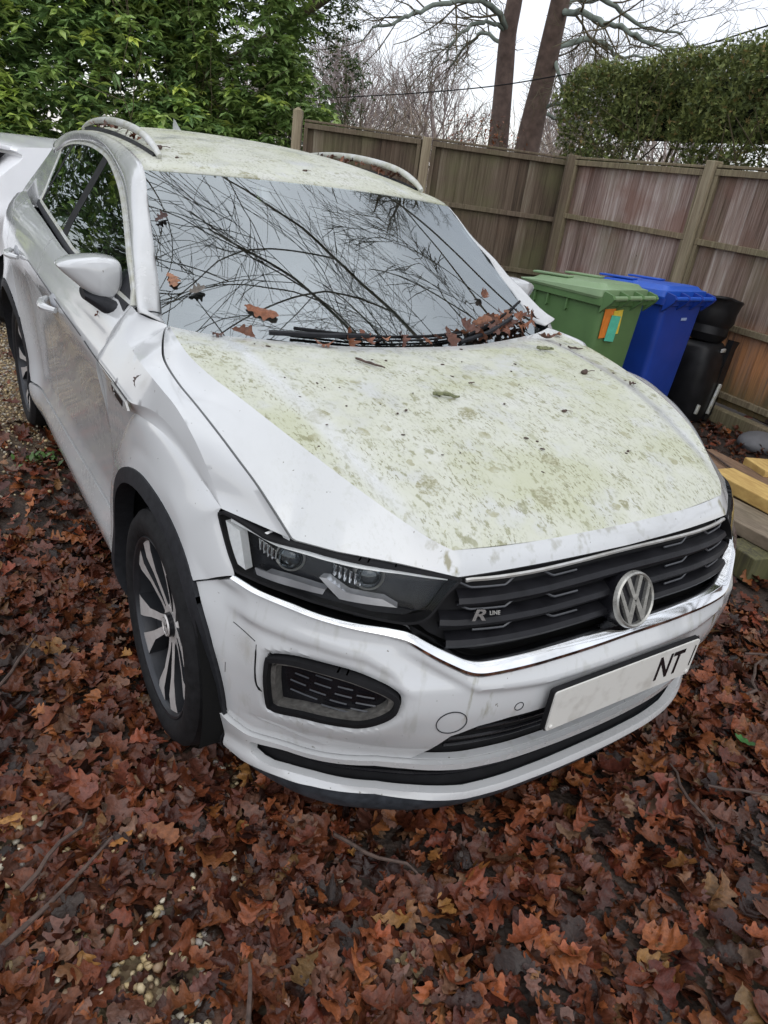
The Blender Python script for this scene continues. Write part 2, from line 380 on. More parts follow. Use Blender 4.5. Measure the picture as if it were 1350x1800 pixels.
M_MATT=plain('matt_black',(.007,.007,.008),.7,var=.3,scale=25)
M_VOID=plain('dark_void',(.004,.004,.004),.95)
q=N('chrome'); n=q.noise(9,4); M_CHROME=q.set(c=q.ramp(n,[(.3,(.62,.62,.61)),(.5,(.76,.77,.78))]),m=1.,r=q.rng(n,.3,.7,.06,.14))
q=N('satin_silver'); n=q.noise(30,4); M_SATIN=q.set(c=q.ramp(n,[(.35,(.42,.41,.38)),(.65,(.55,.55,.54))]),m=.55,r=.38)
q=N('rail_silver'); n=q.noise(22,5); M_RAIL=q.set(c=q.ramp(n,[(.35,(.42,.42,.34)),(.65,(.56,.57,.56))]),m=.25,r=.38)
q=N('machined_alloy'); n=q.noise(40,5); M_ALLOY=q.set(c=q.ramp(n,[(.3,(.50,.47,.45)),(.7,(.64,.62,.60))]),m=.35,r=.36)
M_RIMD=plain('dark_alloy',(.035,.037,.042),.35,m=.5)
def glass(name,tint,spec,dirt=0.,rough=0.):
    q=N(name); q.t.nodes.remove(q.b); tr=q.n('ShaderNodeBsdfTransparent'); tr.inputs[0].default_value=(*tint,1)
    gl=q.n('ShaderNodeBsdfGlossy'); gl.inputs['Roughness'].default_value=rough; gl.inputs[0].default_value=(.90,.97,1,1)
    fr=q.n('ShaderNodeFresnel'); fr.inputs[0].default_value=spec; m=q.n('ShaderNodeMixShader'); q.l(fr.outputs[0],m.inputs[0]); q.l(tr.outputs[0],m.inputs[1]); q.l(gl.outputs[0],m.inputs[2])
    if dirt:
        df=q.n('ShaderNodeBsdfDiffuse'); df.inputs[0].default_value=(.45,.46,.42,1); m2=q.n('ShaderNodeMixShader'); q.l(q.math('MULTIPLY',q.rng(q.noise(9,7,.7),.45,.85),dirt),m2.inputs[0]); q.l(m.outputs[0],m2.inputs[1]); q.l(df.outputs[0],m2.inputs[2]); m=m2
    q.l(m.outputs[0],q.o.inputs[0]); return q.m
M_WIND=glass('windscreen_glass',(.80,.90,.88),3.4,.08,.012)
M_SIDE=glass('side_glass',(.10,.13,.12),2.3,.05)
M_LENS=glass('lamp_glass',(.97,.98,.98),1.25,.03)
M_CLEAR=glass('projector_glass',(.75,.8,.84),1.7)
M_REFL=plain('lamp_reflector',(.80,.80,.79),.35,var=.08,scale=80,bump=.2)
M_FAB=plain('seat_fabric',(.28,.30,.32),.85)
M_DASH=plain('dashboard_plastic',(.11,.12,.125),.7)
q=N('clean_white_paint'); q.set(c=(.84,.845,.86),r=.25,coat=.6,cr=.05); M_PAINT2=q.m
# ------------------------------------------------------------------ the car
car=tag(empty('parked_car'),'white crossover in the foreground with green algae over its bonnet and roof','car')
def SK(p,off=0.):
    p=np.asarray(p,float); P=skin(np.abs(p[:,0]),p[:,1],off); P[:,0]*=np.where(p[:,0]<0,-1,1); return P
def SK1(s,z,off=0.): return SK(np.array([[s,z]]),off)[0]
def mir(P): P=np.array(P,float); P[:,0]*=-1; return P
def z0(P): return np.zeros(len(P))
def pat(al=z0,di=z0,dr=z0): return {'algae':al,'dirt':di,'drip':dr}
near=np.array
HL=[(-1.123,.826),(-1.116,.837),(-1.10,.842),(-1.059,.840),(-.984,.832),(-.919,.834),(-.803,.838),(-.652,.834),(-.51,.824),(-.503,.812),(-.527,.792),(-.549,.762),(-.570,.737),(-.606,.724),(-.657,.725),(-.774,.734),(-.87,.733),(-.976,.730),(-1.034,.727),(-1.05,.738),(-1.079,.769)]
CHT=[(-1.036,.7225),(-.972,.7195),(-.867,.7205),(-.732,.7175),(-.66,.7165),(-.605,.7115),(-.556,.689),(-.468,.654),(-.439,.650),(-.25,.658),(0,.661)]
CHB=[(-1.036,.7145),(-.98,.7105),(-.9,.7095),(-.804,.7085),(-.73,.7055),(-.66,.700),(-.610,.691),(-.533,.654),(-.466,.626),(-.435,.6215),(-.25,.631),(0,.635)]
FOG=[(-.915,.565),(-.905,.578),(-.885,.587),(-.84,.599),(-.776,.605),(-.711,.604),(-.65,.592),(-.618,.578),(-.607,.563),(-.609,.536),(-.625,.513),(-.655,.489),(-.685,.474),(-.714,.468),(-.77,.458),(-.819,.449),(-.875,.431),(-.897,.430),(-.911,.445)]
STRT=[(0,.332),(-.25,.335),(-.402,.337),(-.5,.345),(-.56,.351),(-.634,.353),(-.75,.336),(-.873,.317),(-.966,.312),(-1.02,.322),(-1.05,.335)]
STRB=[(0,.312),(-.25,.314),(-.396,.315),(-.5,.324),(-.56,.331),(-.634,.334),(-.75,.318),(-.873,.301),(-.962,.290)]
LOWT=[(-.958,.253),(-.93,.246),(-.9,.2445),(-.788,.256),(-.622,.265),(-.537,.260),(-.388,.248),(-.2,.250),(0,.251)]
LOWB=[(0,.231),(-.2,.232),(-.385,.228),(-.536,.2435),(-.622,.250),(-.782,.240),(-.897,.224),(-.987,.213),(-1.046,.224)]
# arch ellipses in (s,z); SC = s of front axle
SC=S_of(11); 
def arch(sc,a,b,zc,t0,t1,n=40): t=np.linspace(math.radians(t0),math.radians(t1),n); return np.c_[sc+a*np.cos(t),zc+b*np.sin(t)]
# angle 0 = rear side (larger s), 180 = front side
ARO=arch(SC,.398,.432,.36,-28,208); ARI=arch(SC,.362,.392,.358,-28,208)
SR=SC+2.59; ARO2=arch(SR,.398,.432,.36,-28,208); ARI2=arch(SR,.362,.392,.358,-28,208)
def neg(P): P=np.array(P,float); P[:,0]*=-1; return P
def both(fn):
    for sg in (-1,1): fn(sg)
def sgn(P,sg): # P given with s negative (near)
    P=np.array(P,float); 
    if sg>0: P[:,0]*=-1
    return P
# --- bumper ---------------------------------------------------------
seamU=np.array([(-1.036,.7145),(-1.133,.657)]); 
k=arch(SC,.398,.432,.36,120,208,90); k=k[(k[:,1]<.655)&(k[:,1]>.337)]; archpart=neg(k)   # from seam down to blade
halfB=np.r_[CHB[::-1],[(-1.148,.657)],archpart,STRT[::-1]]   # centre top -> outer -> arch -> centre bottom
full=np.r_[halfB,neg(halfB)[::-1][1:-1]]
INTK=[(0,.505),(-.25,.502),(-.337,.497),(-.413,.484),(-.474,.455),(-.535,.362),(-.545,.3535),(-.5,.348),(-.402,.340),(0,.336)]
intk=np.r_[INTK,neg(INTK)[::-1][1:-1]]
intk=np.array([(a,b) for a,b in intk])
# intake is open at the bottom: keep a hair of metal between it and the blade line
intk[:,1]=np.maximum(intk[:,1],np.interp(np.abs(intk[:,0]),[-p[0] for p in STRT[:6]],[p[1]+.004 for p in STRT[:6]]))
_fd=dens(cr(FOG,4,True),.006); _fd=np.c_[-_fd[:,0],_fd[:,1]]
def fogrecess(s,z):
    p=np.c_[np.abs(s),z]; d=np.full(len(p),9.); near_f=(p[:,0]>.5)&(p[:,0]<1.03)&(p[:,1]>.37)&(p[:,1]<.67)
    if near_f.any(): d[near_f]=np.sqrt(((p[near_f][:,None]-_fd[None])**2).sum(2)).min(1)
    lip=.016; return -.013*np.clip(1-d/lip,0,1)+.007*np.exp(-((d-lip)/.05)**2)*(d>lip)+.007*(d<=lip)
def ledge(s,z):
    a=np.abs(s); zl=np.interp(a,[0,.27,.44,.50,.62,.69,.80,.93,1.03],[.585,.582,.589,.616,.672,.69,.69,.69,.69])
    # band under the chrome stands proud, then steps in
    o=.013/(1+np.exp(-(z-zl)/.004))
    z2=np.interp(a,[.58,.63,.69,.80,.93,1.03],[.575,.617,.639,.645,.637,.637]); w=np.clip((a-.56)/.08,0,1)*np.clip((1.06-a)/.08,0,1)
    return o*(1-w)+w*(.013/(1+np.exp(-(z-z2)/.0045)))
def SKB(p,off=0.):
    p=np.asarray(p,float); o=off+ledge(p[:,0],p[:,1])-.006+fogrecess(p[:,0],p[:,1]); P=skin(np.abs(p[:,0]),p[:,1],o); P[:,0]*=np.where(p[:,0]<0,-1,1); return P
fogr=off2(cr(FOG,4,True),-.004)
bdr=lambda P: np.exp(-((np.abs(P[:,0])-.43)/.06)**2)*np.clip((P[:,1]-.45)/.1,0,1)+.25
dirtb=lambda P: np.clip((.36-P[:,1])/.2,0,.5)+.35*np.exp(-((P[:,0]+.97)/.035)**2-((P[:,1]-.57)/.04)**2)*3
panel('front_bumper',full,SKB,M_PAINT,car,holes=[fogr,neg(fogr)[::-1],intk],step=.0075,flange=.02,gap=.002,attr=pat(di=dirtb,dr=bdr))
# inner black backing behind every opening
bk=np.r_[[(0,.84),(-.5,.83),(-.9,.83),(-1.05,.80)],[(-1.06,.30),(-.95,.20),(0,.20)]]; bk=np.r_[bk,neg(bk)[::-1][1:-1]]
panel('bumper_core',bk,SK,M_VOID,car,step=.05,flange=0,lift=-.055)
# --- lower blade ----------------------------------------------------
Ob=np.r_[STRT,[(-1.048,.30),(-1.046,.224)],LOWB[::-1][1:]]
Ob=np.array(Ob); outer=np.r_[Ob,neg(Ob)[::-1][1:-1]]
Hb=np.r_[STRB[::-1]*1,[]] if False else None
hole=np.r_[STRB,LOWT]; hole=np.r_[hole,neg(hole)[::-1][1:-1]]
bl=panel('lower_bumper_blade',outer,SK,M_PAINT,car,holes=[hole],step=.012,flange=.022,gap=.0015,lift=.008,attr=pat(di=lambda P:np.full(len(P),.3)))
# dark mesh between blade and strip, with two thin ribs
pm=panel('lower_grille',np.r_[off2(hole,-.01)],SK,M_MATT,car,step=.03,flange=0,lift=-.03)
mb=MB()
for zz,l in ((.277,-.022),(.292,-.026)):
    for a in (-1,1):
        P=[SK1(a*t,zz+.01*math.exp(-((t-.62)/.15)**2),l) for t in np.linspace(0,.94,24)]; mb.tube(P,.0045,5)
mb.build('grille_rib',M_BLACK,pm)
LIPB=[(0,.158),(-.385,.160),(-.56,.166),(-.78,.172),(-.90,.176),(-.985,.190),(-1.046,.218)]
lp=np.r_[np.array(LOWB)+[0,-.003],np.array(LIPB)[::-1]]; lp=np.r_[lp,neg(lp)[::-1][1:-1]]
panel('front_lip',lp,SK,plain('lip_plastic',(.035,.04,.047),.45,var=.4,scale=40,bump=.1),car,step=.015,flange=.06,lift=-.002)
# intake inner
ig=off2(intk,-.012); io=panel('upper_intake',ig,SK,M_MATT,car,step=.03,flange=0,lift=-.035)
mb=MB()
for zz in (.375,.41,.445,.478): 
    w=.46 if zz<.44 else .40
    mb.tube([SK1(t,zz,-.03) for t in np.linspace(-w,w,30)],.004,5)
mb.build('grille_rib',M_BLACK,io)
# --- fog housings ---------------------------------------------------
def fog(sg):
    o=panel('fog_lamp_housing',sgn(off2(cr(FOG,4,True),.0),sg),SK,M_MATT,car,holes=[sgn(off2(cr(FOG,4,True),.011),sg)],step=.012,flange=.03,lift=.006)
    fi=cr(FOG,4,True); inn=off2(fi,.011)
    panel('fog_surround',sgn(inn,sg),SK,plain('grey_trim',(.13,.125,.115),.4,m=.2,var=.4,scale=70),o,holes=[sgn(off2(fi,.023),sg)],step=.012,flange=.03,lift=-.008)
    panel('fog_insert',sgn(inn,sg),SK,M_BLACK,o,step=.02,flange=0,lift=-.03)
    mb=MB()
    for a,(x0,x1,zz) in enumerate([(.66,.70,.545),(.655,.70,.525),(.66,.71,.505),(.71,.745,.555),(.71,.75,.535),(.72,.76,.513),(.76,.80,.565),(.76,.80,.545),(.77,.81,.522),(.81,.85,.57),(.815,.85,.55),(.82,.86,.528),(.70,.78,.49),(.79,.86,.50)]):
        P=[SK1(sg*t,zz-.02*(t-x0),-.022) for t in (x0,(x0+x1)/2,x1)]; mb.tube([Vector(p) for p in P],.0022,4)
    mb.build('grille_rib',M_RIMD,o)
both(fog)
# --- chrome strip ---------------------------------------------------
ch=np.r_[CHT,CHB[::-1]]; ch=np.r_[np.array(CHT),neg(CHT)[::-1][1:],neg(CHB),np.array(CHB)[::-1][1:]]
sa=np.linspace(0,1.036,140)
zt=np.interp(sa,[-q[0] for q in CHT[::-1]],[q[1] for q in CHT[::-1]]); zb=np.interp(sa,[-q[0] for q in CHB[::-1]],[q[1] for q in CHB[::-1]])
kk=np.ones(5)/5; zt=np.r_[zt[:2],np.convolve(zt,kk,'valid'),zt[-2:]]; zb=np.r_[zb[:2],np.convolve(zb,kk,'valid'),zb[-2:]]
SA=np.r_[-sa[::-1],sa[1:]]; ZT=np.r_[zt[::-1],zt[1:]]; ZB=np.r_[zb[::-1],zb[1:]]
AA=np.array([SK(np.c_[SA,ZB+(ZT-ZB)*v+.001*(v==0)],o) for v,o in ((0,-.02),(0,.006),(.12,.013),(.42,.017),(.50,.016),(.93,.009),(1,.005),(1,-.02))])
grid('chrome_strip',AA,M_CHROME,car,ref=(0,0,.66),sharp=28)
# --- grille ---------------------------------------------------------
gt=[(0,.834),(-.25,.832),(-.47,.827),(-.503,.815)]; gb=[(-.549,.762),(-.575,.732),(-.60,.716),(-.556,.689),(-.468,.656),(-.439,.652),(-.25,.660),(0,.663)]
gh=np.r_[gt,gb]; gf=np.r_[gh,neg(gh)[::-1][1:-1]]
gr=panel('radiator_grille',gf,SK,M_MATT,car,step=.03,flange=0,lift=-.035)
def slat(zz,h,lift,mat,parent,zig=False,name='grille_slat',s0=.0,s1=.53):
    mb=MB(); n=60; ss=np.linspace(-s1,s1,n); V=[];F=[]
    prof=[(-.5,-.03),(-.45,-.006),(-.1,.0),(.3,-.004),(.5,-.03)]
    for s in ss:
        zc=zz-.010*min(1,abs(s)/.5)**2
        for a,b in prof: V.append(SK1(s,zc+a*h,lift+b))
    k=len(prof)
    for i in range(n-1):
        for j in range(k-1): F.append((i*k+j,(i+1)*k+j,(i+1)*k+j+1,i*k+j+1))
    mb.add(V,F); return mb.build(name,mat,parent)
M_SLAT=plain('slat_black',(.011,.011,.013),.38,var=.35,scale=22)
for zz in (.782,.738,.694):
    slat(zz,.024,.0,M_SLAT,gr,s1=.50 if zz>.76 else (.54 if zz>.7 else .52))
# trapezoid trace lines between slats
for zz,sh in ((.806,0),(.762,0),(.718,0)):
    for sd_ in (-1,1):
        mb=MB()
        pts=[(.16,-.006),(.235,-.006),(.265,.010),(.345,.012),(.375,-.006),(.47,-.004),(.50,.008)]
        P=[SK1(sd_*(a),zz+b*.9-.006*(a/.5)**2,-.012) for a,b in resamp(np.array(pts),40) if not (zz<.74 and a>.46)]
        mb.tube(P,.0026,5); mb.build('grille_trace',plain('grille_edge',(.06,.063,.07),.35,spec=.5),gr)
mb=MB(); V=[];F=[];ss=np.linspace(-.487,.487,60)
mb.tube([SK1(s,np.interp(abs(s),[0,.25,.47,.49],[.823,.821,.817,.815]),-.002) for s in ss],.0048,6); mb.build('upper_chrome_strip',M_SATIN,gr)
# badge : ring with two letters
bc=Vector((0,-.803,.722)); bn=Vector((0,-.93,.365)).normalized(); bu=Vector((0,.365,.93)).normalized(); bx=Vector((1,0,0))
BF=lambda x,y,h: bc+bx*x+bu*y+bn*h
badge=MB(); badge.lathe([(-.045,.066),(-.004,.0665),(.004,.064),(.003,.061),(-.002,.060),(-.002,.0)],bc,bn,n=64); bo=badge.build('badge_disc',M_BLACK,gr)
mb=MB(); mb.lathe([(-.003,.0690),(.006,.0665),(.009,.0625),(.006,.0585),(-.003,.0570)],bc,bn,n=64,close=False)
def bar(p,q,w):
    p=Vector(p);q=Vector(q);d=(q-p).normalized();n=Vector((-d.y,d.x))*w/2
    mb.prism([tuple(p+n),tuple(p-n),tuple(q-n),tuple(q+n)],BF,-.002,.0065)
w_=.0105
mb.prism([(-.0285,.0525),(-.0175,.0575),(.0,.0135),(.0175,.0575),(.0285,.0525),(.0065,.0005),(-.0065,.0005)],BF,-.002,.0065)
mb.prism([(-.0535,.0245),(-.0475,.0355),(-.0235,-.0275),(-.0075,.0085) ,(0.,-.0085) ,(-.0185,-.0555),(-.0275,-.0515)],BF,-.002,.0065)
mb.prism([(.0535,.0245),(.0275,-.0515),(.0185,-.0555),(0.,-.0085),(.0075,.0085),(.0235,-.0275),(.0475,.0355)],BF,-.002,.0065)
mb.build('badge_emblem',plain('badge_metal',(.34,.335,.31),.3,m=.6,var=.25,scale=60),bo,sharp=30)
# R emblem on the grille
def text_mesh(name,txt,size,fn,mat,parent,ext=.002,shear=0.,bold=0):
    cu=bpy.data.curves.new('t','FONT'); cu.body=txt; cu.size=size; cu.extrude=ext; cu.align_x='CENTER'; cu.align_y='CENTER'; cu.shear=shear; cu.offset=bold
    ob=bpy.data.objects.new('t',cu); COL.objects.link(ob); dg=bpy.context.evaluated_depsgraph_get(); me=bpy.data.meshes.new_from_object(ob.evaluated_get(dg)); bpy.data.objects.remove(ob)
    for v in me.vertices: v.co=Vector(fn(v.co.x,v.co.y,v.co.z))
    me.name=name; me.materials.clear(); me.materials.append(mat); o=bpy.data.objects.new(name,me); COL.objects.link(o)
    if parent: o.parent=parent
    return o
rc=Vector(SK1(-.455,.750,.006)); ra=(Vector(SK1(-.44,.750,.006))-Vector(SK1(-.47,.750,.006))).normalized(); ru=(Vector(SK1(-.455,.76,.006))-Vector(SK1(-.455,.74,.006))).normalized(); rn=ra.cross(ru)
RF=lambda x,y,h: rc+ra*x+ru*y+rn*h
text_mesh('grille_letter','R',.042,lambda x,y,h:RF(x*1.25,y*.8,h),M_CHROME,gr,shear=.25,bold=.001,ext=.003)
text_mesh('grille_letter','LINE',.012,lambda x,y,h:RF(x+.038,y+.004,h),M_SATIN,gr)
# --- number plate ---------------------------------------------------
q=N('plate_white'); M_PLATE=q.set(c=q.mix(q.rng(q.noise(18,6),.5,.8),(.62,.61,.57),(.42,.40,.36)),r=.35)
pc=Vector((0,-.858,.519)); pn=Vector((0,-1,.0)).normalized()
PF=lambda x,y,h: Vector((x,pc.y+.10*x*x*0-h,pc.z+y))
mb=MB(); rr=[]
for cx,cy,a0 in ((.252,.0475,0),(-.252,.0475,90),(-.252,-.0475,180),(.252,-.0475,270)):
    for k in range(5): a=math.radians(a0+k*22.5); rr.append((cx+.008*math.cos(a),cy+.008*math.sin(a)))
mb.prism(rr,PF,-.002,.002); pl=mb.build('number_plate',M_PLATE,car)
mb=MB(); mb.prism([(x*1.012,y*1.05) for x,y in rr],PF,-.014,-.003); mb.build('plate_holder',M_MATT,pl)
text_mesh('plate_lettering','NT',.102,lambda x,y,h:PF(x*.74+.155,y,h+.0022),M_BLACK,pl,ext=.0006,bold=.0018)
mb=MB(); mb.box(PF(.247,.0,.003),(.003,.001,.05)); mb.box(PF(.247,.03,.0032),(.003,.001,.02)); mb.build('plate_mark',M_BLACK,pl)
for sx in (-.247,.247):
    mb=MB(); mb.ell(PF(sx,-.045,.003),(.0065,.003,.0065),12,6); mb.build('fixing_cap',M_PLATE,pl)
# sensors, tow eye cover
def disc(name,s,z,r,mat,w=.0012,a=1.,fn=SKB,lift=.0014,fill=False):
    c=Vector(fn(np.array([[s,z]]),0)[0]); e1=(Vector(fn(np.array([[s+.01,z]]),0)[0])-c).normalized(); e2=(Vector(fn(np.array([[s,z+.01]]),0)[0])-c).normalized(); nn=e1.cross(e2); 
    if nn.y>0: nn=-nn
    mb=MB(); P=[c+nn*lift*.2+(e1*math.cos(t)*a+e2*math.sin(t))*r for t in np.linspace(0,2*math.pi,40)]
    mb.tube(P,w,5,False); return mb.build(name,mat,car)
disc('tow_eye_cover',-.483,.503,.034,M_CLAD,.0012); 
for s in (-.324,.324):
    disc('parking_sensor',s,.528 if abs(s)<.5 else .655,.011,M_CLAD,.0010)
# scuff lines near the fog housing
scu=[]
mb=MB(); mb.tube([SKB(np.array([p]),.0)[0] for p in cr([(-.945,.592),(-.942,.56),(-.940,.52),(-.937,.49),(-.925,.470)],5)],[.001]*3+[.0022]*8+[.0026]*8+[.001]*2,5); mb.build('bumper_scuff',M_MATT,car)
mb=MB(); mb.tube([SKB(np.array([p]),.0)[0] for p in cr([(-1.02,.612),(-.985,.605),(-.95,.598)],5)],.0012,4); mb.build('bumper_scuff',M_MATT,car)
mb=MB(); mb.tube([SKB(np.array([p]),.0)[0] for p in [(-1.03,.50),(-1.032,.47)]],.001,4)
mb.build('bumper_scuff',M_MATT,car)
# --- headlights -----------------------------------------------------
M_HB=plain('lamp_black',(.014,.015,.018),.25,var=.3); M_DRL=plain('lamp_guide',(.62,.63,.66),.22,m=.7)
def headlight(sg):
    hl=cr(HL,3,True)
    lens=panel('headlight',sgn(off2(hl,.003),sg),SK,M_LENS,car,step=.014,flange=.004,lift=.004)
    panel('lamp_surround',sgn(off2(hl,.001),sg),SK,M_MATT,lens,holes=[sgn(off2(hl,.0065),sg)],step=.01,flange=.03,lift=.0045)
    panel('lamp_housing',sgn(off2(hl,.002),sg),SK,M_HB,lens,step=.03,flange=0,lift=-.042)
    T=lambda P: sgn(np.array(P,float),sg)
    panel('side_reflector',T([(-1.106,.818),(-1.06,.812),(-1.018,.737),(-1.046,.741),(-1.073,.77)]),SK,M_REFL,lens,step=.008,flange=.02,lift=-.006)
    M_SATIN_=M_REFL
    panel('upper_trim',T(np.r_[[(-1.09,.832),(-1.03,.834),(-.95,.829),(-.80,.832),(-.65,.828),(-.53,.819)],[(-.53,.813),(-.65,.818),(-.80,.820),(-.95,.816),(-1.03,.820),(-1.09,.822)]]),SK,M_SATIN_,lens,step=.01,flange=.02,lift=-.006)
    for nm,P in (('light_guide',[(-.997,.749),(-.914,.757),(-.812,.762),(-.816,.750),(-.911,.741),(-.987,.737)]),('light_guide',[(-.816,.786),(-.765,.767),(-.677,.764),(-.640,.750),(-.776,.750),(-.832,.783)])):
        panel(nm,T(P),SK,M_DRL,lens,step=.01,flange=.02,lift=-.010)
    panel('lamp_shelf',T([(-1.0,.735),(-.62,.735),(-.60,.745),(-.64,.749),(-.78,.749),(-.83,.76),(-1.0,.75)]),SK,M_HB,lens,step=.02,flange=.02,lift=-.014)
    for s,z in ((-.925,.790),(-.722,.796)):
        c=Vector(SK1(s*-sg*-1 if sg<0 else -s,z,-.030)); c=Vector(SK1(s if sg<0 else -s,z,-.030))
        n=(Vector(SK1(s if sg<0 else -s,z,0))-c).normalized(); n=(n+Vector((0,-.6,.1))).normalized(); e1=n.orthogonal().normalized(); e2=n.cross(e1)
        R=Matrix((e1,e2,n)).transposed()
        mb=MB(); mb.ell(c,(.026,.026,.017),24,12,R); p=mb.build('projector_lens',M_CLEAR,lens)
        mb=MB(); mb.lathe([(-.02,.024),(-.004,.0275),(.003,.030),(-.002,.033),(-.02,.034)],c,n,n=32); mb.build('projector_ring',M_SATIN,p)
        mb=MB(); mb.lathe([(-.012,.0),(-.012,.025)],c,n,n=24); mb.build('lamp_bowl',M_RIMD,p)
        mb=MB(); o1=-1 if sg<0 else 1
        for i in range(6):
            sa=abs(s)+.085-.013*i; mb.box(Vector(SK1(o1*sa,z+.004-.002*i,-.024)),(.004,.012,.030-.002*abs(i-2)),None,.001)
        mb.build('lamp_rib',M_CHROME,lens)
both(headlight)
# --- bonnet ---------------------------------------------------------
K=[(.736,.364,1.078),(.751,.167,1.057),(.74,.026,1.04),(.712,-.108,1.023),(.684,-.241,1.004),(.639,-.383,.972),(.587,-.499,.936),(.544,-.571,.908),(.504,-.633,.885),(.466,-.667,.868)]
E0=[(.737,.366,1.077),(.760,.325,1.073),(.784,.268,1.052),(.797,.215,1.028),(.806,.10,1.010),(.806,-.03,1.001),(.792,-.227,.969),(.766,-.354,.918),(.737,-.470,.838)]
HSM=[(-1.624,1.066),(-1.585,1.043),(-1.472,1.017),(-1.354,1.005),(-1.209,.981),(-1.121,.950),(-1.051,.917),(-.984,.876),(-.921,.838)]
TL=[(.797,.229,1.058),(.8035,.190,1.029),(.807,.066,1.009),(.807,-.081,.9975),(.797,-.205,.972),(.784,-.287,.944),(.769,-.352,.915),(.753,-.413,.878),(.736,-.468,.8385)]
E0=[(.735,.368,1.077),(.756,.336,1.0735)]+[(a-.0062,b,c) for a,b,c in TL]
Kc=resamp(cr(K,6),41)
# top surface: rows follow the rear edge forward
def hz(x,y):
    # crease height by y, crown towards centre
    ky=np.array([p[1] for p in Kc[::-1]]);kx=np.array([p[0] for p in Kc[::-1]]);kz=np.array([p[2] for p in Kc[::-1]])
    return None
Ic=resamp(cr([(.575,.30,1.064),(.572,.15,1.066),(.564,-.02,1.050),(.552,-.17,1.031),(.537,-.30,1.004),(.519,-.42,.968),(.497,-.54,.930),(.478,-.62,.897),(.463,-.668,.868)],6),41)
Cc=resamp(cr([(0,.197,1.054),(0,.06,1.052),(0,-.08,1.040),(0,-.24,1.015),(0,-.38,.985),(0,-.50,.953),(0,-.60,.920),(0,-.67,.893),(0,-.711,.874)],6),41)
Q1=resamp(cr([(.27,.215,1.056),(.27,.07,1.055),(.268,-.08,1.042),(.265,-.24,1.017),(.26,-.38,.985),(.255,-.50,.951),(.25,-.60,.917),(.245,-.665,.889),(.24,-.700,.870)],6),41)
rows=[]
for i in range(41):
    L1=cr([Cc[i]*[-1,1,1]+0 if False else (-Q1[i][0],Q1[i][1],Q1[i][2]),Cc[i],Q1[i],Ic[i]],8)[8:]  # centre -> inner crease smooth
    k0,k1=Ic[i],Kc[i]; dz=.006*math.sin(math.pi*i/40)
    L2=[k0+(k1-k0)*t+np.array([0,0,-.004*math.sin(math.pi*t)])*min(1,np.linalg.norm(k1-k0)/.1) for t in np.linspace(0,1,7)[1:]]
    rows.append(np.r_[L1,L2])
top=np.array(rows)                                   # 41 x n x 3, + side
m=top.shape[1]
fullr=np.concatenate([mir(top.reshape(-1,3)).reshape(top.shape)[:,::-1],top[:,1:]],1)
al=np.ones(fullr.shape[:2]); 
X=np.abs(fullr[:,:,0]); 
# the film stops short of the windscreen edge and is thin on the inner crease band
al*=np.clip(np.arange(41)[::-1][:,None]*0+np.clip((np.arange(41)[:,None])/3.,.25,1),0,1)
ic=np.array([np.interp(i,range(41),Ic[:,0]) for i in range(41)])[:,None]; dI=X-ic
al*=1-.85*np.exp(-((dI-.035)/.022)**2)*np.clip((40-np.arange(41)[:,None])/8,0,1)
bon=grid('bonnet',fullr,M_PAINT,car,attrs={'algae':al.ravel(),'dirt':al.ravel()*0,'drip':al.ravel()*0},ref=(0,0,-5),sharp=14,th=.006)
# facets below the crease: side facet + front face
def front_low(u): # u 0 at crease corner -> 1 centre
    P=cr([(.466,-.700,.823),(.36,-.715,.826),(.2,-.735,.834),(0,-.744,.837)],10); return resamp(P,31)
Fc=resamp(cr([(.466,-.667,.868),(.36,-.684,.8665),(.24,-.700,.870),(.12,-.708,.873),(0,-.711,.874)],8),31)
Fl=front_low(0)
HT=resamp(np.array([(.734,-.470,.838),(.669,-.553,.841),(.569,-.632,.838),(.50,-.680,.829),(.466,-.700,.823)]),31)
Kk=np.array(cr(K,6)); ks=Kk[Kk[:,1]<-.36]; Kf=resamp(ks,31)
kb=Kk[Kk[:,1]>=-.40]; Kb=resamp(np.r_[kb[kb[:,1]>=-.36],[ks[0]]],41); Eb=resamp(cr(E0,4),41)
def facet(A,B,n,bul):
    o=[]
    for t in np.linspace(0,1,n): o.append(A+(B-A)*t+np.array([0,0,1])*bul*math.sin(math.pi*t))
    return np.array(o)
fa=facet(Kb,Eb,9,0); fa[:,:,2]+=-.007*np.sin(np.pi*np.linspace(0,1,9))[:,None]*np.clip((40-np.arange(41))/22,0,1)[None]**1.5; fb=facet(Kf,HT,9,0); fc=facet(Fc,Fl,9,.0); fc[:, :,1]-=np.array([.004*math.sin(math.pi*t) for t in np.linspace(0,1,9)])[:,None]
fl=np.concatenate([fa,fb[:,1:],fc[:,1:]],1)
# drip stains near the front corner, fold-under flange
fv=np.concatenate([fl,[fl[-1]+np.array([-.0,.012,-.012])*1.0]],0)
def dripf(A): return np.exp(-((A[:,:,0]-.46)/.05)**2)*(A[:,:,1]<-.5)+np.where(A[:,:,1]<-.6,.6,0)
for sg in (1,-1):
    A=fv.copy(); A[:,:,0]*=sg; d=dripf(fv).ravel()*(1-.25*(sg>0)); o=grid('bonnet_edge',A,M_PAINT,bon,attrs={'algae':.12*np.exp(-((fv[:,:,1]+.5)/.2)**2).ravel(),'dirt':d*0,'drip':d},ref=(0,.2,.3),sharp=40,th=.004)
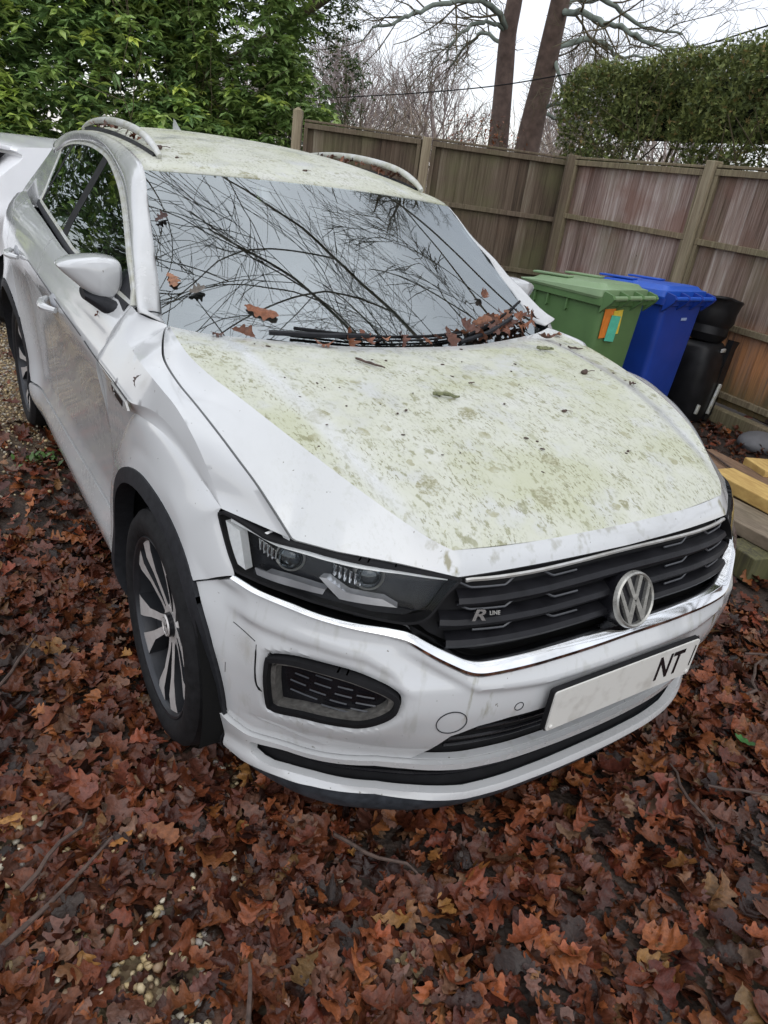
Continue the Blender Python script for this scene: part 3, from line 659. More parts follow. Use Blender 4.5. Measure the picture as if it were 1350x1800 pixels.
# --- fenders (wing panels) ------------------------------------------
P0=mir([SK1(-1.148,.6595)])[0]; P1=mir([SK1(-1.040,.7160)])[0]; COR=mir([SK1(-1.119,.842)])[0]
Tl=[(.802,.545,1.103),(.803,.44,1.098),(.782,.405,1.090),(.742,.372,1.0795),(.760,.338,1.0735)]+TL
Rl=[(.844,.545,1.036),(.843,.47,1.029),(.842,.41,1.023),(.843,.36,1.018),(.846,.31,1.014),(.849,.24,1.010),(.849,.18,1.006),(.849,.06,1.000),(.848,-.06,.992),(.843,-.15,.965),(.836,-.205,.932),(.830,-.24,.900),(.824,-.27,.868),tuple(COR)]
Ml=[(.897,.545,.931),(.896,.45,.927),(.895,.36,.924),(.893,.27,.921),(.889,.19,.921),(.871,.10,.936),(.865,.01,.946),(.859,-.08,.942),(.849,-.155,.918),(.839,-.212,.887),(.829,-.260,.858),tuple(COR)]
Al=[(.880,.545,.85),(.878,.45,.853),(.876,.36,.860),(.874,.28,.868),(.8725,.22,.880),(.874,.14,.897),(.874,.045,.913),(.869,-.04,.918),(.860,-.118,.906),(.848,-.184,.884),(.834,-.24,.862),tuple(COR)]
Hl=[tuple(mir([SK1(*p)])[0]) for p in ((-1.119,.842),(-1.127,.826),(-1.083,.769),(-1.052,.736),(-1.040,.7160))]
A1l=[(.868,.45,.205),(.882,.475,.33),(.876,.47,.45),(.873,.445,.60),(.872,.37,.735),(.8715,.29,.83)]+Al[4:-1]+Hl
A2l=[(.876,.425,.205),(.896,.449,.36),(.903,.432,.50),(.904,.375,.64),(.901,.281,.752),(.8985,.126,.822),(.896,.001,.843),(.891,-.10,.824),(.883,-.196,.780),(.871,-.275,.709),tuple(P0+(P1-P0)*.36)]
cq=np.array([p for p in ARO if p[1]>.658 or p[0]>SC]); Cl=[tuple(p) for p in np.r_[mir(SK(neg(cq))),[P0]]]
Dl=[(.880,.545,.85),(.873,.545,.78),(.864,.545,.68),(.857,.545,.58),(.857,.545,.46),(.878,.54,.34),(.864,.52,.205)]
A1r=[(.8725,.22,.880),(.8715,.29,.83),(.872,.37,.735),(.873,.445,.60),(.876,.47,.45),(.882,.475,.33),(.868,.45,.205)]
def byparam(P,n): # uniform in control index so that hand-matched points stay matched
    Q=cr(P,8); t=np.linspace(0,len(Q)-1,n); return np.stack([np.interp(t,np.arange(len(Q)),Q[:,k]) for k in range(3)],1)
def strip(mb,A,B,rows,bul,pw=1.,match=True,n=64,sk=1.):
    A=byparam(A,n) if match else resamp(cr(A,8),n); B=byparam(B,n) if match else resamp(cr(B,8),n); V=[]
    for i in range(rows):
        t=i/(rows-1); V.append(A+(B-A)*t+np.array([.8,0,.6])*bul*math.sin(math.pi*t**sk)**pw)
    V=np.concatenate(V); mb.add(V,[(i*n+j,i*n+j+1,(i+1)*n+j+1,(i+1)*n+j) for i in range(rows-1) for j in range(n-1)])
def resample_to(P,Q,n): return P
for sg in (-1,1):
    mb=MB()
    strip(mb,resamp(cr(Tl,4),64) if False else Tl,Rl,7,.0015)
    strip(mb,resamp(cr(Rl,8),64),resamp(cr(Ml,8),64),6,.0005,match=False)
    strip(mb,Ml,Al,6,-.0015)
    strip(mb,A1r,Dl,7,-.002)
    strip(mb,A1l,A2l,9,.0045,.8,match=False,n=90,sk=.75)
    strip(mb,A2l,Cl,5,.001,match=False,n=90)
    # turned-in edges along the bonnet, the arch and the door
    for Q,d in ((byparam(Tl,64)[15:],(-.0,0,-.02)),(resamp(cr(Cl,8),90),(-.03,0,0))):
        m_=len(Q); mb.add(np.r_[Q,Q+np.array(d)],[(j,j+1,m_+j+1,m_+j) for j in range(m_-1)])
    V=np.array(mb.V); V[:,0]*=sg; bm=bmesh.new(); vs=[bm.verts.new(v) for v in V]
    for f in mb.F:
        try: bm.faces.new([vs[i] for i in f])
        except ValueError: pass
    bmesh.ops.remove_doubles(bm,verts=bm.verts,dist=.0009); bmesh.ops.dissolve_degenerate(bm,dist=.0003,edges=bm.edges)
    me=bpy.data.meshes.new('front_wing'); bm.to_mesh(me); bm.free()
    me.shade_smooth(); me.set_sharp_from_angle(angle=math.radians(24)); me.materials.append(M_PAINT)
    for k_ in ('algae','dirt','drip'):
        at=me.attributes.new(k_,'FLOAT','POINT')
        if k_=='dirt':
            co=np.zeros(len(me.vertices)*3); me.vertices.foreach_get('co',co); co=co.reshape(-1,3); at.data.foreach_set('value',np.clip((.45-co[:,2])/.3,0,.6).astype(np.float32)+(.55*np.clip((co[:,1]-.22)/.25,0,1)*np.clip((.93-co[:,2])/.05,0,1)).astype(np.float32))
    o=bpy.data.objects.new('front_wing',me); COL.objects.link(o); o.parent=car
# crease along the side as a painted shadow line + fender emblem
# arch claddings
for O_,I_ in ((ARO,ARI),(ARO2,ARI2)):
    poly=np.r_[neg(O_),neg(I_)[::-1]]
    for sg in (-1,1): panel('wheel_arch_trim',sgn(poly,sg),SK,M_CLAD,car,step=.02,flange=.055,lift=.004)
# doors
def belt(y): return np.interp(y,[.3,.45,1.41,1.84,2.3,2.8],[1.088,1.093,1.112,1.147,1.182,1.215])
yS=lambda s: -s-SC
B1=[(-s,belt(s-SC)) for s in np.linspace(2.0-.065,3.06,9)]
B1[0]=(-1.936,1.105)
sillz=lambda s:.405+.0*s
d1=np.r_[[(-1.964,1.0),(-1.989,.90),(-1.989,.60),(-2.003,.41)],[(-3.055,.385)],[(-3.055,.7),(-3.06,belt(3.06-SC))],B1[::-1][1:]]
rd=neg(ARO2[(ARO2[:,0]<SR)&(ARO2[:,1]>.40)])[::-1]; rd=rd[rd[:,1].argsort()]
d2=np.r_[[(-3.064,belt(3.06-SC)),(-3.059,.7),(-3.059,.385)],[(-3.60,.378)],rd[rd[:,1]<.66],[(-3.80,.78),(-3.93,.95),(-3.95,1.05),(-3.93,belt(3.93-SC))],[(-s,belt(s-SC)) for s in (3.8,3.6,3.4,3.2)]]
dd=lambda P: np.clip(.95-np.abs(P[:,1]-.72)/.25,0,.48)*np.clip((np.abs(P[:,0])-1.9)/.3,.3,1)
for sg in (-1,1):
    for nm,D in (('front_door',d1),('rear_door',d2)): 
        dr_=panel(nm,sgn(D,sg),SK,M_PAINT,car,step=.022,flange=.016,gap=.002,attr=pat(di=dd))
        y0=1.16 if nm=='front_door' else 2.12; zh=.955 if nm=='front_door' else .985
        mb=MB(); ss=[SC+y0+t*.205 for t in np.linspace(0,1,9)]
        P=[SK1(sg*s,zh-.012+.016*(s-SC-y0),.008+.034*math.sin(math.pi*min(1,max(0,(t)))**.8)) for t,s in zip(np.linspace(0,1,9),ss)]
        mb.tube(P,[.010,.013,.0145,.015,.015,.015,.0145,.013,.010],8); mb.build('door_handle',M_PAINT,dr_)
        mb=MB(); c=SK1(sg*(SC+y0+.095),zh-.002,-.004); mb.ell(c,(.012,.062,.030),16,8); mb.build('handle_recess',plain('recess_grey',(.30,.31,.33),.4),dr_)
# sill
sill=np.r_[[(-1.905,.20),(-1.99,.262),(-2.005,.40)],[(-3.055,.376),(-3.61,.368)],[(-3.665,.30),(-3.70,.20),(-2.8,.195)]]
for sg in (-1,1): panel('sill_panel',sgn(sill,sg),SK,M_PAINT,car,step=.02,flange=.05,gap=.002,attr=pat(di=lambda P:np.full(len(P),.35)))
# rear quarter
k2=neg(ARO2[(ARO2[:,1]>.40)]); k2=k2[:, :]; over=[p for p in neg(ARO2) if (-p[0]>SR-.0) or p[1]>.66]
over=np.array(over); over=over[np.argsort(-over[:,0])]   # front -> rear
q3=np.r_[[(-3.935,belt(3.93-SC)),(-3.955,1.05),(-3.935,.95),(-3.805,.78)],[(-3.72,.66)],over[over[:,1]>.3],[(-4.44,.22),(-4.8,.22),(-5.2,.25),(-5.5,.25),(-5.5,1.0),(-4.9,1.03),(-4.7,1.12),(-4.5,1.16),(-4.2,belt(2.7))]]
for sg in (-1,1): panel('rear_quarter',sgn(q3,sg),SK,M_PAINT,car,step=.03,flange=.016,gap=.001,attr=pat())
# dark shell that closes the body behind the gaps
mb=MB(); mb.box((0,1.25,.60),(1.56,2.9,.60),None,.05); mb.box((0,.0,.65),(1.05,1.15,.36),None,.04); mb.box((0,3.0,.65),(1.5,.5,.7),None,.05); mb.box((0,0,.87),(1.35,.55,.16),None,.04); mb.build('inner_shell',M_VOID,car)
mb=MB(); mb.box((0,1.8,.235),(1.60,2.7,.03)); mb.box((0,0,.262),(1.0,1.2,.03)); mb.build('floor_pan',M_VOID,car)
for sg in (-1,1):
    for yc in (0,2.59):
        mb=MB(); t=np.linspace(math.radians(-20),math.radians(200),24)
        V=[];F=[]
        for x in (.64,.885):
            for a in t: V.append((sg*x,yc+.385*math.cos(a),.355+.405*math.sin(a)))
        n=len(t)
        for i in range(n-1): F.append((i,i+1,n+i+1,n+i))
        F.append(tuple(range(n))); mb.add(V,F); mb.build('wheel_arch_liner',M_VOID,car,sharp=60)
# dark tube painting in a shadow line along the crease, fender emblem
mb=MB(); CR=[(-1.64,.926),(-1.80,.934),(-1.985,.941),(-2.2,.953),(-2.45,.964),(-2.75,.978),(-3.05,.992),(-3.4,1.008),(-3.8,1.028)]
for sg in (-1,1):
    P=SK(sgn(cr(CR,4),sg),.0012); mb=MB(); mb.tube(P[:4*3],.0017,4); mb.tube(P[4*3:4*7],.0014,4); mb.build('swage_shadow',M_CLAD,car)
EM=lambda x,y,h: Vector(SK1(-(1.70)+x*1.0,.914+y+.05*(-x),h))
mb=MB(); mb.prism([(-.085,.010),(.065,.010),(.092,-.004),(.052,-.014),(-.06,-.012)],lambda x,y,h:EM(-x*-1,y,h),0,.006); em=mb.build('wing_emblem',M_SATIN,car)
mb=MB(); mb.prism([(-.075,.006),(.045,.006),(.045,-.010),(-.055,-.009)],lambda x,y,h:EM(x,y,h),.004,.0072); mb.build('emblem_inlay',M_BLACK,em)
text_mesh('emblem_letter','R',.02,lambda x,y,h:EM(x*1.5-.045,y-.002,h*.3+.0078),M_CHROME,em,ext=.001)
# --- windscreen -----------------------------------------------------
G=np.array([(.742,.40,1.055),(.733,.447,1.083),(.722,.496,1.113),(.708,.569,1.171),(.692,.655,1.221),(.683,.716,1.274),(.658,.848,1.347),(.632,.990,1.443)])
_v=np.linspace(0,1,33); _u=np.r_[0,np.cumsum(np.linalg.norm(np.diff(G,axis=0),axis=1))]; _u/=_u[-1]
Gs=np.stack([np.polyval(np.polyfit(_u,G[:,k],2),_v) for k in range(3)],1)
_c=np.array([(0,.235,1.020),(0,.275,1.052),(0,.42,1.165),(0,.58,1.280),(0,.74,1.385),(0,.882,1.4615)]); _u=np.r_[0,np.cumsum(np.linalg.norm(np.diff(_c,axis=0),axis=1))]; _u/=_u[-1]
GC=np.stack([np.polyval(np.polyfit(_u,_c[:,k],2),_v) for k in range(3)],1)
ws=[]
for i in range(33):
    ws.append([(a*Gs[i][0],GC[i][1]+(Gs[i][1]-GC[i][1])*a*a,GC[i][2]+(Gs[i][2]-GC[i][2])*a*a) for a in np.linspace(-1,1,41)])
WS=np.array(ws); wsc=grid('windscreen',WS,M_WIND,car,ref=(0,1.5,.6),sharp=180)
# black printed border inside the glass
def wpt(a,v,o=0.):
    i=v*32; i0=int(min(31,max(0,math.floor(i)))); f=i-i0; g=Gs[i0]*(1-f)+Gs[i0+1]*f; c=GC[i0]*(1-f)+GC[i0+1]*f
    return np.array((a*g[0],c[1]+(g[1]-c[1])*a*a,c[2]+(g[2]-c[2])*a*a))+np.array([0,.6,-.8])*o
mb=MB()
def wstrip(pa,pb):
    V=[wpt(*p,.006) for p in pa]+[wpt(*p,.006) for p in pb]; n=len(pa); mb.add(V,[(i,i+1,n+i+1,n+i) for i in range(n-1)])
T=np.linspace(0,1,25)
for sg in (-1,1): wstrip([(sg*1,t) for t in T],[(sg*.945,t) for t in T])
A=np.linspace(-.945,.945,31); wstrip([(a,0) for a in A],[(a,.13) for a in A]); wstrip([(a,1) for a in A],[(a,.955) for a in A])
wstrip([(a,.955) for a in np.linspace(-.1,.1,9)],[(a*.7,.86) for a in np.linspace(-.1,.1,9)])
mb.build('glass_border',M_BLACK,wsc)
# --- pillars, cant rails, side windows, roof ------------------------
xg=lambda y,z: .837-(z-1.03)*.48-.12*np.maximum(z-1.2,0)-.03*np.clip((y-2.0)/1.0,0,1)**2
Hc=np.array([(.8065,.428,1.0975),(.751,.707,1.206),(.683,1.039,1.321),(.644,1.262,1.385),(.609,1.561,1.447),(.592,1.81,1.473),(.585,2.084,1.484),(.590,2.40,1.474),(.600,2.62,1.445),(.615,2.80,1.40)])
Rc=np.array([(.735,.366,1.078),(.692,.655,1.221),(.632,.990,1.443),(.612,1.2,1.483),(.592,1.5,1.512),(.580,1.8,1.528),(.574,2.1,1.532),(.57,2.4,1.522),(.565,2.65,1.50),(.56,2.9,1.465)])
Hs=resamp(cr(Hc,6),61)
# match G/R edge to H by y-ish progression
Gd=np.r_[Gs[2:]]; Rr=np.r_[cr(np.r_[[(.741,.388,1.081)],G[1:],Rc[3:]],6)]; Rs=resamp(Rr,61)
st=[]
for t in np.linspace(0,1,9):
    st.append(Rs+(Hs-Rs)*t+np.c_[.020*np.ones(61),np.zeros(61)-.012*(np.arange(61)<22),.016*np.ones(61)]*math.sin(math.pi*t))
ST=np.array(st)
al=np.outer(np.clip(1-np.linspace(0,1,9)*1.6,0,1),np.clip((np.arange(61)-20)/10,0,1)).ravel()
for sg in (-1,1): A=ST.copy(); A[:,:,0]*=sg; grid('roof_pillar',A,M_PAINT,car,attrs={'algae':al,'dirt':al*0+.25,'drip':al*0},ref=(0,1.8,.8),sharp=180,th=.004)
def GH(p,off=0.): # (y,z)
    p=np.asarray(p,float); x=xg(p[:,0],p[:,1])+off; return np.c_[x,p[:,0],p[:,1]]
def GHs(sg): return lambda p,off=0.: GH(p,off)*np.array([sg,1,1])
Htop=[(y,z) for x,y,z in cr(Hc,4)]
DLO=[(.50,1.104)]+[(y,belt(y)+.006) for y in (.8,1.1,1.41,1.84,2.2,2.40)]+[(2.52,1.31),(2.62,1.425)]+[p for p in Htop[::-1] if .5<p[0]<2.6]
DLO=np.array(DLO)
for sg in (-1,1):
    inn=off2(DLO,.011)
    panel('window_chrome',DLO,GHs(sg),M_SATIN if False else M_RAIL,car,holes=[inn],step=.03,flange=.02,lift=.006)
    def clip(a,b): # vertical slice of the opening
        ys=np.linspace(a,b,14); lo=[];hi=[]
        for y in ys:
            k=inn; cs=[]
            for (y1,z1),(y2,z2) in zip(k,np.roll(k,-1,0)):
                if (y1-y)*(y2-y)<=0 and y1!=y2: cs.append(z1+(z2-z1)*(y-y1)/(y2-y1))
            if cs: lo.append((y,min(cs))); hi.append((y,max(cs)))
        return np.array(lo+hi[::-1])
    panel('side_window',clip(.66,1.585),GHs(sg),M_SIDE,car,step=.05,flange=0,lift=.001)
    panel('side_window',clip(1.69,2.36),GHs(sg),M_SIDE,car,step=.05,flange=0,lift=.001)
    panel('quarter_window',clip(2.40,2.64),GHs(sg),M_SIDE,car,step=.05,flange=0,lift=.001)
    panel('door_pillar',clip(1.585,1.69),GHs(sg),M_MATT,car,step=.03,flange=.02,lift=.002)
    panel('door_pillar',clip(2.36,2.40),GHs(sg),M_MATT,car,step=.03,flange=.02,lift=.002)
    panel('mirror_sail',clip(.52,.66),GHs(sg),M_CLAD,car,step=.03,flange=.02,lift=.003)
    bs=np.array([(y,belt(y)-.012) for y in np.linspace(.52,2.45,12)]+[(y,belt(y)+.008) for y in np.linspace(.52,2.45,12)[::-1]])
    panel('window_seal',bs,GHs(sg),M_CLAD,car,step=.03,flange=.01,lift=.010)
    cp=np.array([(2.46,belt(2.46)-.03),(3.2,1.14),(3.15,1.2),(2.98,1.40),(2.92,1.46),(2.62,1.50),(2.60,1.45)]+[(2.63,1.425),(2.53,1.31)])
    panel('rear_pillar',cp,GHs(sg),M_PAINT,car,step=.03,flange=.01,attr=pat())
# roof skin
n=41; Rr2=Rr[Rr[:,1]>=.985]; Re=resamp(Rr2,n)
C_r=resamp(cr([(0,.882,1.4635),(0,1.0,1.492),(0,1.2,1.529),(0,1.5,1.566),(0,1.85,1.588),(0,2.2,1.588),(0,2.55,1.566),(0,2.9,1.52),(0,3.0,1.50)],6),n)
rf=[]
for i in range(n):
    g,c=Re[i],C_r[i]; rf.append([(a*g[0],c[1]+(g[1]-c[1])*a*a,c[2]+(g[2]-c[2])*(.45*a*a+.55*abs(a)**5)) for a in np.linspace(-1,1,41)])
RF_=np.array(rf); roof=grid('roof',RF_,M_PAINT,car,attrs={'algae':np.ones(n*41),'dirt':np.zeros(n*41),'drip':np.zeros(n*41)},ref=(0,1.8,.5),sharp=180,th=.01)
mb=MB(); V=[];F=[] # tailgate glass and panel closing the rear
for a in np.linspace(-1,1,15): V.append((a*.56,3.0-.1*a*a,1.49-.03*a*a)); 
for a in np.linspace(-1,1,15): V.append((a*.70,3.30-.1*a*a,1.05))
mb.add(V,[(i,i+1,16+i,15+i) for i in range(14)]); mb.build('tailgate_glass',M_SIDE,car)
mb=MB(); V=[(a*.56,3.0-.1*a*a+d,1.50-.03*a*a+h) for d,h in ((0,0),(.12,-.005),(.12,-.025),(0,-.03)) for a in np.linspace(-1,1,15)]
mb.add(V,[(k*15+i,k*15+i+1,k*15+i+16,k*15+i+15) for k in range(3) for i in range(14)]); mb.build('roof_spoiler',M_PAINT,car)
# roof rails
for sg in (-1,1):
    P=cr([(.553,1.085,1.487),(.556,1.16,1.519),(.558,1.28,1.549),(.56,1.45,1.568),(.56,1.70,1.580),(.558,1.95,1.578),(.555,2.2,1.560),(.552,2.35,1.535)],6); P[:,0]*=sg
    nP=len(P); t=np.linspace(0,1,nP); r=.008+.0062*np.sin(np.pi*t)**.5
    mb=MB(); mb.tube(P,list(r),12); 
    o=mb.build('roof_rail',M_RAIL,car); 
    mb=MB(); mb.tube(np.c_[P[4:-4,0],P[4:-4,1],np.interp(P[4:-4,1],Rs[20:,1],Rs[20:,2])+.010],.010,6); mb.build('rail_gutter',M_CLAD,o)
# antenna fin
mb=MB(); V=[];F=[]
for i,(y,h,w) in enumerate([(2.55,.0,.02),(2.60,.012,.022),(2.66,.035,.02),(2.72,.065,.014),(2.76,.075,.008),(2.775,.0,.012)]): V+=[(-w,y,1.575),(0,y+.002,1.575+h),(w,y,1.575)]
for i in range(5): F+=[(i*3,i*3+3,i*3+4,i*3+1),(i*3+1,i*3+4,i*3+5,i*3+2)]
mb.add(V,F); mb.build('aerial_fin',M_PAINT,car)
mb=MB(); mb.tube([(-.735,.452,1.094),(-.76,.425,1.103),(-.785,.425,1.105),(-.808,.435,1.102)],.002,4); mb.build('pillar_seam',M_CLAD,car)
# --- mirrors --------------------------------------------------------
def mirror(sg):
    ol=cr([(.957,1.170),(.938,1.186),(.90,1.199),(.850,1.207),(.805,1.203),(.787,1.188),(.783,1.150),(.790,1.105),(.812,1.078),(.845,1.078),(.885,1.100),(.925,1.132),(.952,1.157)],3,True); n=len(ol)
    cx_,cz_=.858,1.150; V=[];F=[]; R_=[(.768,.93,0),(.760,.97,0),(.742,1.,0),(.708,1.,0),(.686,.985,.000),(.668,.93,.002),(.655,.80,.006),(.648,.58,.012),(.646,.36,.016)]
    for (y,sc,dz) in R_:
        for (x,z) in ol: V.append((sg*(cx_+(x-cx_)*sc),y+.045*max(0,(x-.86)/.1)*sc,cz_+(z-cz_)*sc+dz))
    for i in range(len(R_)-1):
        for k in range(n): F.append((i*n+k,i*n+(k+1)%n,(i+1)*n+(k+1)%n,(i+1)*n+k))
    V.append((sg*cx_,.640,cz_+.014)); c_=len(V)-1; j=(len(R_)-1)*n
    for k in range(n): F.append((j+k,j+(k+1)%n,c_))
    mb=MB(); mb.add(V,F); o=mb.build('door_mirror',M_PAINT,car,sharp=24)
    mb=MB(); V=[];F=[]
    rings=[(.765,.47,1.040,.035,.042),(.785,.54,1.047,.060,.040),(.815,.61,1.058,.062,.032),(.85,.675,1.072,.058,.026),(.895,.725,1.092,.045,.016)]
    for (x,yc,zc,a,b) in rings:
        for k in range(12): th=2*math.pi*k/12; V.append((sg*x,yc-a*math.cos(th),zc+b*math.sin(th)))
    for i in range(len(rings)-1):
        for k in range(12): F.append((i*12+k,i*12+(k+1)%12,(i+1)*12+(k+1)%12,(i+1)*12+k))
    F.append(tuple(range(12))); F.append(tuple(range(48,60))); mb.add(V,F); mb.build('mirror_arm',M_CLAD,o)
    mb=MB(); mb.prism([(a_*.93+.06,b_*.93+.08) for a_,b_ in ol],lambda p,q_,h: Vector((sg*p,.760+h+.045*max(0,(p-.86)/.1),q_)),0,.003); mb.build('mirror_glass',M_BLACK,o)
both(mirror)
# --- wipers ---------------------------------------------------------
def wiper(pts,name='wiper'):
    P=[wpt(a,v,-.028)+np.array([0,0,0]) for a,v in pts]; mb=MB()
    mb.tube(cr(P,4),.0052,6); o=mb.build(name,M_MATT,car)
    P=[wpt(a,v,-.010) for a,v in pts]; mb=MB(); mb.tube(cr(P,4),.0036,5); mb.build('wiper_blade',M_CLAD,o); return o
wiper([(-.52,.075),(-.2,.060),(.12,.062),(.35,.075)])
wiper([(.36,.055),(.55,.10),(.75,.15),(.93,.20)]); 
mb=MB(); mb.tube([wpt(.30,.03,-.02),wpt(.5,.05,-.035),wpt(.72,.10,-.04)],.008,6); mb.build('wiper_arm',M_CLAD,car)
mb=MB(); mb.tube([wpt(-.62,.05,-.02),wpt(-.4,.045,-.035),wpt(-.2,.055,-.035)],.008,6); mb.build('wiper_arm',M_CLAD,car)
# scuttle tray under the glass edge
mb=MB(); A=np.linspace(-1,1,25); V=[(a*.74,.16+.19*a*a,1.0+.025*a*a) for a in A]+[(a*.745,.34+.17*a*a,1.045+.02*a*a) for a in A]
mb.add(V,[(i,i+1,26+i,25+i) for i in range(24)]); mb.build('scuttle_tray',M_MATT,car)
# --- interior -------------------------------------------------------
mb=MB(); mb.box((0,.80,.93),(1.40,.62,.16),None,.06); mb.box((0,.62,.99),(1.30,.40,.06),None,.025); mb.build('dashboard',M_DASH,car)
for sx in (-.36,.36):
    mb=MB(); R=Matrix.Rotation(math.radians(-18),3,'X'); mb.box((sx,1.72,.97),(.50,.13,.62),R,.05); mb.box((sx,1.50,.62),(.50,.50,.14),None,.05); so_=mb.build('seat',M_FAB,car)
    mb=MB(); mb.box((sx,1.86,1.33),(.27,.09,.17),R,.035); mb.build('headrest',M_FAB,so_)
mb=MB(); mb.lathe([(0.018*math.cos(t),.185+.016*math.sin(t)) for t in np.linspace(0,2*math.pi,9)],(-.36,1.10,1.0),Vector((0,-.9,.42)),n=32); mb.box((-.36,1.10,1.0),(.32,.03,.05),None,.01); mb.build('steering_wheel',M_MATT,car)
mb=MB(); mb.box((0,.87,1.375),(.23,.03,.065),None,.012); mb.build('rear_view_mirror',M_MATT,car)
mb=MB(); mb.box((0,2.3,.95),(1.3,.12,.7),None,.05); mb.build('rear_bench',M_FAB,car)
mb=MB(); mb.add([(a*.50,y,1.50+.03*math.sin((y-1.1)/1.8*3.14)-.02*abs(a)) for y in np.linspace(1.1,2.9,6) for a in (-1,0,1)],[(i*3+j,i*3+j+1,i*3+j+4,i*3+j+3) for i in range(5) for j in range(2)]); mb.build('headlining',plain('headlining_cloth',(.5,.5,.48),.9),car)
# --- wheels ---------------------------------------------------------
def wheel(x,y,steer=0,rot=0.,sg=-1):
    w=empty('wheel'); w.parent=car; w.location=(x,y,.335); w.rotation_euler=(0,0,steer+(math.pi if sg>0 else 0))
    # local: outward axis = -x
    ax=Vector((-1,0,0))
    mb=MB(); mb.lathe([(-.20,.262),(-.195,.30),(-.17,.325),(-.12,.3355),(-.03,.3355),(.005,.330),(.022,.312),(.027,.290),(.022,.268),(.012,.256),(-.01,.250)],(0,0,0),ax,n=72)
    ty=mb.build('tyre',M_TYRE,w)
    mb=MB(); mb.lathe([(.010,.2575),(.016,.2535),(.014,.248),(.004,.243),(.0,.240)],(0,0,0),ax,n=72); rm=mb.build('rim',M_RIMD,w)
    mb=MB(); mb.lathe([(.003,.2415),(-.03,.236),(-.10,.232),(-.18,.23),(-.18,.19)],(0,0,0),ax,n=60); mb.build('rim_barrel',M_RIMD,rm)
    mb=MB(); mb.lathe([(-.10,0),(-.10,.20)],(0,0,0),ax,n=40); mb.build('brake_disc',plain('brake_steel',(.10,.09,.085),.5,m=.6),w)
    ring=[]
    face=MB(); side=MB()
    def P(r,th,h): return Vector((-h,r*math.cos(th),r*math.sin(th)))
    for k in range(5):
        base_=rot+2*math.pi*k/5
        for sd_ in (-1,1):
            # polygon in polar: (r, dtheta)
            o=[(.045,.05),(.085,.10),(.15,.135),(.20,.125),(.2455,.115),(.2455,.40),(.215,.39),(.155,.31),(.085,.37),(.045,.60)]
            pts=[(r,base_+sd_*d) for r,d in o]; hh=lambda r: -.030+.030*min(1,(r/.2))**1.5
            n=len(pts)
            # split outer face to quads: inner edge list o[0:5], outer edge o[9:4:-1]
            ia=pts[:5]; ib=pts[5:][::-1]
            V=[P(r,t,hh(r)+.004) for r,t in ia]+[P(r,t,hh(r)+.002) for r,t in ib]
            face.add(V,[(i,i+1,6+i,5+i) for i in range(4)])
            V=[P(r,t,hh(r)+.003) for r,t in pts]+[P(r*.98,t,hh(r)-.045) for r,t in pts]
            side.add(V,[(i,(i+1)%n,(i+1)%n+n,i+n) for i in range(n)])
        # recessed web inside the fork
        a=[(.05,-.05),(.15,-.135),(.243,-.115),(.243,.115),(.15,.135),(.05,.05)]
        side.add([P(r,base_+d,-.052+.014*(r/.24)) for r,d in a],[tuple(range(6))])
    face.build('spoke_face',M_ALLOY,w,sharp=25); side.build('spoke_side',M_RIMD,w,sharp=25)
    mb=MB(); mb.lathe([(-.07,.062),(-.028,.062),(-.022,.055),(-.024,.036)],(0,0,0),ax,n=32); mb.build('hub',M_ALLOY,w)
    mb=MB(); mb.lathe([(-.03,.036),(-.012,.034),(-.008,.028),(-.008,0)],(0,0,0),ax,n=32); hc=mb.build('hub_cap',M_BLACK,w)
    mb=MB(); mb.lathe([(-.010,.032),(-.006,.030),(-.006,.0265),(-.010,.0255)],(0,0,0),ax,n=32); 
    for a,b in (((-.012,.022),(0,-.002)),((.012,.022),(0,-.002)),((-.022,.010),(-.009,-.021)),((-.009,-.021),(0,.002)),((0,.002),(.009,-.021)),((.009,-.021),(.022,.010))):
        a=Vector(a);b=Vector(b);d=(b-a).normalized();nn=Vector((-d.y,d.x))*.002
        mb.prism([tuple(a+nn),tuple(a-nn),tuple(b-nn),tuple(b+nn)],lambda u,v,h:Vector((-h,u,v)),-.009,-.0065)
    mb.build('cap_emblem',M_ALLOY,hc)
    return w
wheel(-.868,0,0,math.radians(-32),-1); wheel(-.868,2.59,0,math.radians(60),-1); wheel(.868,0,0,.3,1); wheel(.868,2.59,0,.9,1)
# ------------------------------------------------------------------ ground
def ground_z(x,y): return .012*np.sin(x*2.1+.5)*np.cos(y*1.7)+.008*np.sin(5.3*x+1)*np.sin(4.1*y+2)
q=N('soil_and_gravel'); n1=q.noise(3,5); v=q.n('ShaderNodeTexVoronoi'); v.inputs['Scale'].default_value=75; q.l(q.obj(),v.inputs['Vector'])
sv=q.n('ShaderNodeSeparateColor'); q.l(v.outputs['Color'],sv.inputs[0])
peb=q.ramp(sv.outputs[0],[(0,(.10,.06,.04)),(.4,(.20,.13,.07)),(.75,(.36,.27,.15)),(1,(.48,.40,.27))])
gm=q.attr('gravel')
c=q.mix(q.math('MULTIPLY',gm,q.rng(n1,.35,.6,.4,1)),q.ramp(q.noise(30,6,.7),[(.3,(.012,.008,.006)),(.7,(.05,.03,.02))]),peb)
q.set(c=c,r=.75); q.bump(v.outputs['Distance'],.6,.008)
gx=np.r_[-70,-35,-16,-8,np.linspace(-4,6,81),9,16,35,70]; gy=np.r_[-70,-30,-10,np.linspace(-3,8,89),12,20,40,80]
A=np.array([[(x,y,ground_z(x,y)) for x in gx] for y in gy])
